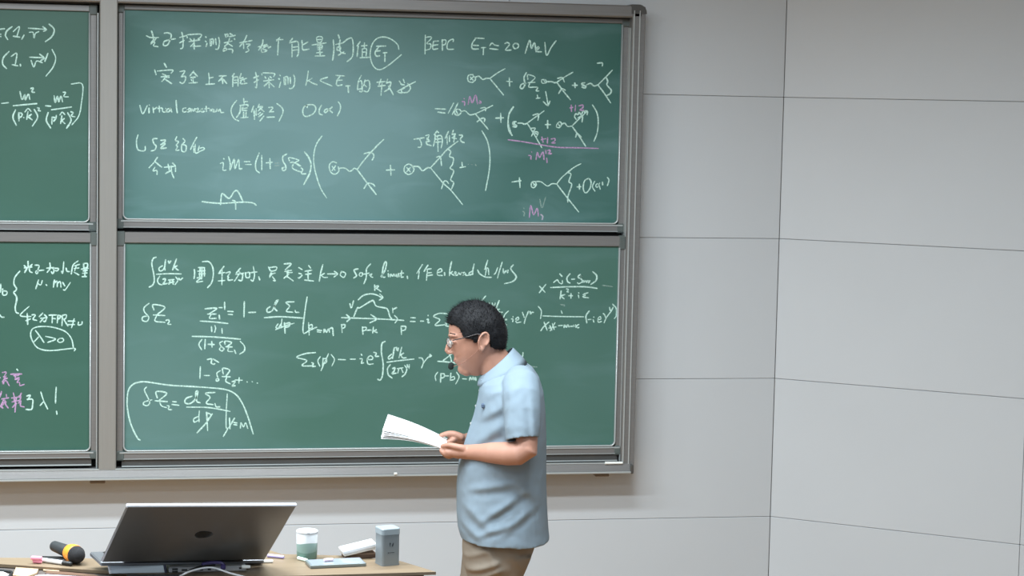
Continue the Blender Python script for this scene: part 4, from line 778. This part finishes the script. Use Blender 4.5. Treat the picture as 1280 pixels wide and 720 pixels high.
# --- head, polar profile swept to an ellipsoid-like solid
HC = (598.0, 426.0)
def polar(outline, n):
    """resample a closed outline to radii round HC"""
    A = sorted(((math.atan2(-(y-HC[1]), x-HC[0]) % (2*math.pi)), math.hypot(x-HC[0], y-HC[1])) for x, y in outline)
    A = [(A[-1][0]-2*math.pi, A[-1][1])]+A+[(A[0][0]+2*math.pi, A[0][1])]
    out = []
    for k in range(n):
        t = 2*math.pi*k/n
        for i in range(len(A)-1):
            if A[i][0] <= t <= A[i+1][0]:
                q = (t-A[i][0])/max(1e-6, A[i+1][0]-A[i][0]); out.append(A[i][1]*(1-q)+A[i+1][1]*q); break
    return out
def interp(tab, v):
    if v <= tab[0][0]: return tab[0][1]
    for a, b in zip(tab, tab[1:]):
        if v <= b[0]: return a[1]+(b[1]-a[1])*(v-a[0])/(b[0]-a[0])
    return tab[-1][1]
def headsolid(outline, wtab, n=72, ns=14, ex=2.4, jit=0.):
    Rr = polar(outline, n); Vv = []; Ff = []
    def P(k, s, sg):
        t = 2*math.pi*k/n; r = Rr[k]*s; x = HC[0]+r*math.cos(t); y = HC[1]-r*math.sin(t)
        wv = interp(wtab, y)*max(0., 1-s**ex)**.5*sg
        # the face narrows toward the front
        fx = max(0., min(1., (582-x)/24)); wv *= (1-.22*fx)
        p = M(x, y, wv)
        if jit: p += (p-M(*HC)).normalized()*jit*noise.noise(p*45)
        return p
    ss = [math.sin(math.pi/2*i/ns) for i in range(ns+1)]
    Vv.append(P(0, 0, 1)); Vv.append(P(0, 0, -1))
    idx = {}
    for sg in (1, -1):
        for i in range(1, ns+1):
            for k in range(n):
                if i == ns and sg == -1: idx[(sg, i, k)] = idx[(1, i, k)]; continue
                idx[(sg, i, k)] = len(Vv); Vv.append(P(k, ss[i], sg))
    for sg in (1, -1):
        for k in range(n):
            k2 = (k+1) % n
            f = (0 if sg == 1 else 1, idx[(sg, 1, k)], idx[(sg, 1, k2)]); Ff.append(f if sg == 1 else f[::-1])
            for i in range(1, ns):
                f = (idx[(sg, i, k)], idx[(sg, i+1, k)], idx[(sg, i+1, k2)], idx[(sg, i, k2)]); Ff.append(f if sg == 1 else f[::-1])
    return Vv, Ff
face = [(563, 400), (561.5, 406), (560.8, 412), (561, 418), (562.2, 422), (563.8, 426), (563.5, 430), (564, 435), (565, 439), (567, 443), (567.2, 446), (568.6, 448.5), (570, 450.5), (569.9, 453), (572, 456), (573.5, 458.5), (576.5, 462.5), (583, 466.5), (590, 469.5), (598, 470), (607, 465), (615, 457), (622, 448), (627, 440), (629, 430), (629, 420), (627, 408), (622, 397), (614, 388), (604, 382.5), (592, 380.5), (580, 383), (571, 389), (566, 395)]
wt = [(378, .05), (390, .068), (405, .077), (425, .0775), (438, .072), (448, .064), (458, .054), (468, .044)]
pieces = [headsolid(face, wt)]
# nose, brow, lips, eyelids
pieces.append(tube([M(563.5, 424, 0), M(560.5, 431, 0), M(558.9, 438.3, 0), M(560.8, 441.0, 0)], [.006, .0076, .0092, .007], 12))
for s in (1, -1):
    pieces.append(tube([M(562, 441, .010*s), M(565, 440.5, .013*s)], [.006, .006], 10))
    pieces.append(tube([M(562, 419.5, .012*s), M(563.4, 419, .034*s), M(570, 420, .05*s)], [.006, .0065, .005], 10))
    pieces.append(tube([M(564.3, 427, .018*s), M(565, 427, .03*s), M(569, 427.5, .044*s)], [.006, .0075, .005], 10))
    # ears
    ec_ = (604.5, 427.5)
    rim = []
    for k in range(13):
        a = math.radians(-95+k*24.5); x = 6.6*math.cos(a); y = -12*math.sin(a)
        if y > 0: x *= .75
        ca, sa = math.cos(.22), math.sin(.22)
        rim.append(M(ec_[0]-x*ca*-1*-1+y*sa*-1, ec_[1]+y*ca+x*sa*-1*.0, (.083+.010*max(0, -x/6.6*-1))*s))
    pieces.append(tube(catmull(rim, 3), [.0036], 8))
    pieces.append(tube([M(604.5, 416, .077*s), M(604.8, 427, .078*s), M(602.5, 437, .078*s)], [(.014, .004), (.015, .004), (.008, .005)], 12, True, CF))
    pieces.append(tube([M(602.2, 436, .080*s), M(601.5, 440, .079*s)], [.006, .005], 10))
pieces.append(tube([M(569.5, 449.6, -.016), M(568.6, 449.2, 0), M(569.5, 449.6, .016)], [.0042, .0052, .0042], 10))
pieces.append(tube([M(571, 452.8, -.014), M(570.2, 452.6, 0), M(571, 452.8, .014)], [.0045, .0055, .0045], 10))
pieces.append(tube([M(578, 461, 0), M(584, 463, 0)], [.018, .02], 14))
# neck and shoulders, trunk (under the shirt)
pieces.append(tube([M(609, 438, 0), M(616, 448, 0), M(622, 458, 0), M(626, 474, 0)], [(.052, .05), (.054, .052), (.056, .056), (.06, .06)], 24))
pieces.append(loft([ringrow(*r) for r in ((476, 468, 612, 652, .08), (486, 478, 608, 666, .12), (500, 494, 604, 672, .16), (530, 530, 596, 676, .175), (580, 580, 580, 677, .165), (630, 630, 578, 676, .16), (680, 680, 582, 668, .155), (700, 700, 590, 660, .14))]))
# near (left) arm
pieces.append(tube([M(648, 484, .15), M(651, 505, .20), M(656, 530, .225), M(658.5, 549, .238), (M(659, 561, .245)), M(648, 566.5, .242), M(634, 567, .225), M(615, 566, .195), M(600, 565.5, .165), M(588, 565, .142), M(581, 565, .13)],
                   [.045, .042, .038, .035, .037, .039, .038, .034, .028, .0245, .024], 24))
# far (right) arm
pieces.append(tube([M(640, 484, -.15), M(640, 520, -.22), M(636, 552, -.25), M(620, 556, -.22), M(600, 553, -.17), M(584, 550, -.135)],
                   [.052, .045, .04, .036, .028, .024], 20))
# near hand: palm, four curled fingers below the sheets, thumb on top
pieces.append(tube([M(584, 565, .135), M(575, 564.5, .122), M(563, 563.8, .112)], [(.028, .022), (.036, .024), (.036, .018)], 16, True, Z3))
for i, (wb_, L_) in enumerate(((.142, .9), (.122, 1.0), (.101, 1.0), (.083, .86))):
    pieces.append(tube(catmull([M(570, 565+i*.5, wb_-.004), M(565-2*L_, 568.3+i*.7, wb_-.006), M(559.5-2*L_, 568.0+i*.5, wb_-.01), M(554-L_, 565, wb_-.014), M(552.3-L_, 562.6, wb_-.016)], 3), [.0092, .0092, .009, .009, .009, .0088, .0086, .0086, .0084, .008, .0078, .0076, .0072], 10))
pieces.append(tube(catmull([M(580, 561, .150), M(571, 558.4, .152), M(562, 556.6, .142), M(553, 557.6, .124)], 3), [.012, .0118, .0112, .0106, .0102, .0098, .0096, .0092, .0085, .0078], 12))
# far hand
pieces.append(tube([M(583, 550, -.132), M(575, 548.5, -.12), M(567, 547.5, -.108)], [(.026, .020), (.032, .019), (.030, .015)], 16, True, Z3))
for i, (wb_, L_) in enumerate(((-.142, .9), (-.122, 1.0), (-.101, 1.0), (-.083, .86))):
    pieces.append(tube(catmull([M(568, 549, wb_), M(560, 553, wb_), M(553, 553, wb_+.004), M(548.5, 550, wb_+.008)], 3), [.009, .009, .0088, .0086, .0085, .0083, .008, .0078, .0075, .0072], 10))
pieces.append(tube(catmull([M(577, 546, -.085), M(568, 542.2, -.085), M(560, 541.8, -.09), M(551, 544.5, -.098)], 3), [.012, .0115, .011, .0105, .010, .0098, .0094, .009, .0085, .0078], 12))
# legs and feet
for s, xo in ((1, 626), (-1, 600)):
    pieces.append(tube([M(xo+4, 680, .085*s), M(xo, 740, .088*s), M(xo-4, 835, .09*s), M(xo-2, 900, .09*s), M(xo+2, 985, .09*s)], [.062, .05, .045, .044, .034], 18))
    pieces.append(tube([M(xo+2, 985, .09*s), M(xo-12, 996, .09*s), M(xo-32, 1003, .095*s)], [.03, .03, .022], 14))
body = union('body', pieces, .0034, SKIN, man, 3)

# --- hair: shell over the skull, trimmed to the hairline, plus short tufts
hout = [(559.8, 404), (559.6, 398), (561, 391.5), (565, 386), (571, 382), (578, 378), (586, 375.5), (594, 375), (602, 376), (610, 379), (617, 383), (623, 389), (628, 396), (631, 403), (633.5, 412), (634, 422), (633, 431), (632, 436), (620, 440), (606, 446), (592, 448), (575, 440), (566, 425), (561, 412)]
hline = [(553, 404.5), (560, 405), (567, 404), (573, 406), (576, 411), (578.5, 417), (583, 420.5), (590, 420), (594, 425), (597.5, 424), (598.5, 415), (604, 412), (610, 415), (613, 422), (614, 431), (619, 434.5), (626, 435.5), (640, 437), (645, 370), (553, 365)]
def inside(x, y, P):
    c = False
    for (x1, y1), (x2, y2) in zip(P, P[1:]+P[:1]):
        if (y1 > y) != (y2 > y) and x < (x2-x1)*(y-y1)/(y2-y1)+x1: c = not c
    return c
def to_px(p):
    d = p-CAM; z = d.dot(FW); return 640+F*d.dot(RT)/z, 360-F*d.dot(UP)/z
hw = [(374, .055), (385, .074), (400, .085), (425, .0865), (440, .080)]
hv, hf = headsolid(hout, hw, 180, 40, 2.6, .0025)
# inner surface: towards the centre
cen = M(*HC)
def flatpx(v):
    o_ = v-CF*((v-PO).dot(CF)); return to_px(o_)
px_ = [flatpx(v) for v in hv]
keep = [f for f in hf if all(inside(*px_[i], hline) for i in f)]
used = sorted({i for f in keep for i in f}); mp_ = {i: k for k, i in enumerate(used)}
outer = [hv[i] for i in used]; inner = [cen+(v-cen)*.83 for v in outer]; nU = len(outer)
edges = {}
for f in keep:
    for a, b in zip(f, f[1:]+f[:1]): edges[(a, b)] = 1
Fh = [tuple(mp_[i] for i in f) for f in keep]+[tuple(mp_[i]+nU for i in f[::-1]) for f in keep]
for (a, b) in edges:
    if (b, a) not in edges: Fh.append((mp_[b], mp_[a], mp_[a]+nU, mp_[b]+nU))
hair = ob('hair', outer+inner, Fh, HAIR, man, True)
V, Fc = [], []
for f in R.sample(keep, min(2600, len(keep))):
    p = hv[f[0]]*.5+hv[f[2]]*.5; nn = (p-cen).normalized()
    d = (nn*.7+CR*-.35+Vector((R.uniform(-.4, .4), R.uniform(-.4, .4), R.uniform(-.45, .25)))).normalized()
    L = R.uniform(.006, .015)*(1.35 if nn.z > .45 else 1); s = d.cross(nn+Vector((.01, .02, .03))).normalized()*.0011; b0 = p-nn*.004
    n0 = len(V); V += [b0+s, b0-s, b0+d.cross(s).normalized()*.0012, b0+d*L]; Fc += [(n0, n0+1, n0+3), (n0+1, n0+2, n0+3), (n0+2, n0, n0+3)]
tf = ob('hair_tufts', V, Fc, HAIR, hair); tf['kind'] = 'stuff'
for s in (1, -1):
    ob('eyebrow', *tube([M(561.8, 418.6, .012*s), M(563.2, 417.2, .032*s), M(569, 418, .050*s)], [.0028, .0034, .002], 8), HAIR, man, True)
    e_ = ob('eye', *tube([M(563.8, 428, .030*s), M(565.5, 428, .033*s)], [.007, .0075], 12), mat('eye_white', (210, 205, 200), .2), man, True)
ob('lips', *tube([M(568.7, 451.1, -.012), M(567.9, 450.9, 0), M(568.7, 451.1, .012)], [.0030, .0036, .003], 8), mat('lip', (168, 104, 98), .5), man, True)
# --- glasses
gl = bpy.data.objects.new('glasses', None); gl.location = M(563, 427)-origin(man); link(gl, man)
GM = mat('dark_metal_rim', (70, 66, 66), .35, .5); LENS = mat('lens', (232, 238, 240), .05, alpha=.22)
for s in (1, -1):
    rg = []; ctr_ = M(561.5, 428.5, .032*s); ux = (-CF*.93*s*-1+CR*.35*1).normalized() if s > 0 else (CF*.93+CR*.35).normalized()
    ux = ((M(565, 428.5, .055*s)-M(559, 428.5, .010*s)).normalized())
    uy = (Z3*.93+CR*-.0+CR*.30).normalized(); uy = (Z3-CR*.28).normalized()
    for k in range(20):
        a = 2*math.pi*k/20; rg.append(ctr_+ux*(.024*math.cos(a))+uy*(.017*math.sin(a)))
    ob('rim', *tube(rg+[rg[0]], [.0011], 6, False), GM, gl, True)
    ob('lens', rg+[p+CR*.0008 for p in rg], [tuple(range(20)), tuple(range(39, 19, -1))], LENS, gl)
    ob('temple', *tube([M(566, 425.5, .060*s), M(582, 421.8, .083*s), M(597, 417.6, .0885*s), M(605, 419, .0885*s)], [.0018], 8), GM, gl, True)
ob('bridge', *tube([M(559.5, 425, -.010), M(558.2, 424.6, 0), M(559.5, 425, .010)], [.0012], 6), GM, gl, True)
# --- headset microphone
hm = bpy.data.objects.new('headset_microphone', None); hm.location = M(564, 457)-origin(man); link(hm, man)
ob('windscreen', *tube([M(564, 456, .034), M(563.6, 459, .034)], [.0095, .0095], 16), mat('windscreen_foam', (18, 30, 28), .95, bump=.6, bscale=500), hm, True)
ob('boom', *tube(catmull([M(601, 434, .086), M(592, 443, .080), M(579, 453, .062), M(567, 458, .040)], 4), [.0009], 6), mat('beige_wire', (150, 106, 90), .5), hm, True)
# --- shirt
folds = [((608, 634), (650, 606), .012, 5), ((585, 622), (612, 646), .009, 5), ((630, 650), (668, 622), .010, 5), ((600, 655), (640, 640), .007, 4), ((590, 600), (640, 592), .008, 5), ((652, 596), (668, 612), .010, 6), ((600, 515), (628, 498), .008, 5), ((592, 545), (628, 522), .010, 6), ((590, 560), (630, 545), .008, 5), ((640, 480), (634, 530), .006, 4), ((664, 486), (668, 540), .006, 4), ((606, 492), (622, 478), .004, 4), ((576, 640), (600, 660), .006, 4)]
def foldpush(v):
    x, y = flatpx(v); k = (v-PO).dot(-CF)
    d = 0.
    for (x1, y1), (x2, y2), amp, wd_ in folds:
        L2 = (x2-x1)**2+(y2-y1)**2; t = max(0, min(1, ((x-x1)*(x2-x1)+(y-y1)*(y2-y1))/L2))
        q = ((x-x1-t*(x2-x1))*-(y2-y1)+(y-y1-t*(y2-y1))*(x2-x1))/math.sqrt(L2); dd = math.hypot(x-x1-t*(x2-x1), y-y1-t*(y2-y1))
        e = math.exp(-(dd/wd_)**2)*math.sin(math.pi*(.15+.7*t)); d += .65*amp*e-amp*.5*math.exp(-((q-wd_*1.6)**2+max(0, dd-abs(q))**2)/wd_**2)*math.sin(math.pi*(.15+.7*t))
    if k > .03: v = v-CF*(d*min(1, k/.1))
    v = v+(-CF*(1 if k > 0 else -1))*(.004*noise.noise(v*14)+.002*noise.noise(v*38))
    return v
trunk = [(470, 446, 604, 645, .07), (474, 452, 602, 655, .115), (478, 460, 600.5, 666, .165), (485, 472, 599, 674, .195), (498, 490, 597, 679.5, .207), (520, 515, 591.5, 682, .205), (548, 545, 582, 683, .198), (575, 575, 573.5, 683, .194), (605, 605, 570.5, 683, .194), (635, 635, 570.5, 684, .196), (655, 660, 572, 685.5, .20), (667.5, 673.5, 575.5, 687, .203),
         (667, 673, 577, 685.5, .197), (650, 655, 580, 680, .185)]
sp1 = loft([ringrow(*r, n=44) for r in trunk])
def sleeve(s, dx=0, dy=0):
    # outward over the upper arm, then the inner wall back up inside
    C_ = [(650, 470, .10), (651, 480, .155), (652, 496, .195), (653, 515, .218), (653.3, 535, .233), (653, 549.5, .243)]
    rad_ = [.045, .062, .062, .060, .0575, .0535]
    pts = [M(a+dx, b+dy, c*s) for a, b, c in C_]
    ins = [M(653.2+dx, 548+dy, .243*s), M(653.3+dx, 530+dy, .232*s)]
    rings = []; P = pts+ins; rr = rad_+[.0435, .041]
    for i, p in enumerate(P):
        if i >= 5: t_ = (M(653, 549, .243*s)-M(653.4, 530, .230*s)).normalized()
        else: t_ = (P[min(i+1, 5)]-P[max(i-1, 0)]).normalized()
        if i >= 4: t_ = (t_+CR*.12*(1 if i >= 5 else .5)).normalized()
        sd_ = t_.cross(CF).normalized(); u_ = sd_.cross(t_).normalized()
        rings.append([p+sd_*(rr[i]*math.cos(a))+u_*(rr[i]*.92*math.sin(a)) for a in [2*math.pi*j/28 for j in range(28)]])
    return loft(rings)
shirt = union('shirt', [sp1, sleeve(1), sleeve(-1, -6, 0)], .0042, SHIRT, man, 5, foldpush)
# collar
def band(rows, th=.002, n=40):
    rings = []
    for r in rows: rings.append(ringrow(*r, n=n, e=2.1))
    inn = []
    for r in rows[::-1]:
        yf, yb, xf, xb, wd = r; inn.append(ringrow(yf, yb, xf+th/KM, xb-th/KM, wd-th, n=n, e=2.1))
    V, Fc = loft(rings+inn, cap=False); nn = n; m_ = len(rings)*2
    for j in range(nn): Fc.append(((m_-1)*nn+j, (m_-1)*nn+(j+1) % nn, (j+1) % nn, j))
    return V, Fc
ob('collar', *band([(481, 453, 596.5, 659, .128), (477, 446, 597, 653, .108), (472, 438, 599.5, 645, .083), (469, 435, 601.5, 642, .074)], .004), SHIRT, man, True)
ob('collar_point', *obox(M(604, 481, .045), (CR*.3-Z3).normalized(), CF, (CR+Z3*.3).normalized(), .020, .016, .003, .002), SHIRT, man)
BT = mat('shirt_button', (176, 184, 184), .4)
for x, y in ((599.3, 488), (594.8, 507), (588.5, 529)):
    ob('button', *cyl(M(x+1, y, .014), M(x-.4, y+.4, .016), 0.0042, n=12), BT, man)
ob('chest_logo', *obox(M(603.5, 507, .150), CR, CF, Z3, .005, .012, .006, .002), mat('navy_thread', (74, 90, 112), .8), man)
# --- trousers, belt, shoes
tr_p = [loft([ringrow(*r) for r in ((640, 640, 579, 674, .168), (666, 668, 578, 672.5, .172), (684, 684, 577.5, 668, .172), (700, 700, 579, 662, .168), (716, 716, 584, 652, .15))])]
for s, xs_ in ((1, ((636, 690), (630.5, 720), (626, 760), (622, 835), (624, 905), (629, 988))), (-1, ((604, 690), (597.5, 720), (593, 760), (590, 835), (595, 905), (601, 988)))):
    tr_p.append(tube([M(a, b, .088*s) for a, b in xs_], [.078, .060, .075, .066, .060, .056] if s > 0 else [.070, .060, .073, .066, .060, .056], 26, False))
tf_ = [((582, 686), (606, 676), .008, 4), ((584, 704), (622, 690), .010, 4), ((590, 716), (625, 700), .007, 4), ((612, 676), (622, 700), .006, 4), ((640, 684), (655, 700), .004, 5)]
def tpush(v):
    x, y = flatpx(v); k = (v-PO).dot(-CF); d = 0.
    for (x1, y1), (x2, y2), amp, wd_ in tf_:
        L2 = (x2-x1)**2+(y2-y1)**2; t = max(0, min(1, ((x-x1)*(x2-x1)+(y-y1)*(y2-y1))/L2))
        dd = math.hypot(x-x1-t*(x2-x1), y-y1-t*(y2-y1)); d += amp*math.exp(-(dd/wd_)**2)
    if k > -.02: v = v-CF*d
    return v+Vector((0, 0, .003))*noise.noise(v*12)
ob_tr = union('trousers', tr_p, .006, TRO, man, 4, tpush)
ob('pocket', *obox(M(625, 673, .172), (CR*.75+Z3*.65).normalized(), CF, (Z3*.75-CR*.65).normalized(), .020, .006, .010, .002), mat('pocket_lining', (92, 92, 90), .8), man)
SH = mat('shoe_leather', (38, 32, 28), .4)
for s, xo in ((1, 629), (-1, 601)):
    p0 = M(xo+6, 1000, .09*s); p0.z = .045; p2 = M(xo-44, 1000, .096*s); p2.z = .03; pm = (p0+p2)/2; pm.z = .042
    ob('shoe', *tube([p0, pm, p2], [(.046, .045), (.044, .040), (.044, .028)], 20, True, Z3), SH, man, True)

# --- the sheets in his hands
PAP = mat('paper_white', (246, 248, 250), .6)
ps = thing('paper_stack', 'stack of white sheets held in the man\'s hands', 'paper', M(520, 545))
A_, B_, C_, D_ = M(486, 518.5, -.13), M(479, 538.5, .115), M(556, 560.5, .125), M(560, 548.5, -.125)
nrm = (B_-A_).cross(C_-B_).normalized(); nrm = nrm if nrm.z > 0 else -nrm
for k in range(5):
    off = nrm*(.0015-.0032*k); j1 = CR*R.uniform(-.004, .004); j2 = CF*R.uniform(-.004, .004)
    c4 = [A_, B_, C_, D_]; rows = 8; V = []; Fc = []
    for i in range(rows+1):
        u_ = i/rows; sag = nrm*(-.004*k*(1-u_)**2+.006*math.sin(math.pi*u_))
        for q in range(5):
            v_ = q/4; p = (A_.lerp(D_, u_)).lerp(B_.lerp(C_, u_), v_)+off*(1-.55*u_)+sag+j1+j2
            V.append(p)
    n1 = len(V); V += [p-nrm*.0011 for p in V[:n1]]
    def g(i, q): return i*5+q
    for i in range(rows):
        for q in range(4):
            f = (g(i, q), g(i+1, q), g(i+1, q+1), g(i, q+1)); Fc.append(f); Fc.append(tuple(z_+n1 for z_ in f[::-1]))
    bd = [g(i, 0) for i in range(rows+1)]+[g(rows, q) for q in range(1, 5)]+[g(i, 4) for i in range(rows-1, -1, -1)]+[g(0, q) for q in range(3, 0, -1)]
    for a, b in zip(bd, bd[1:]+bd[:1]): Fc.append((a, b, b+n1, a+n1))
    ob('sheet', V, Fc, PAP, ps)
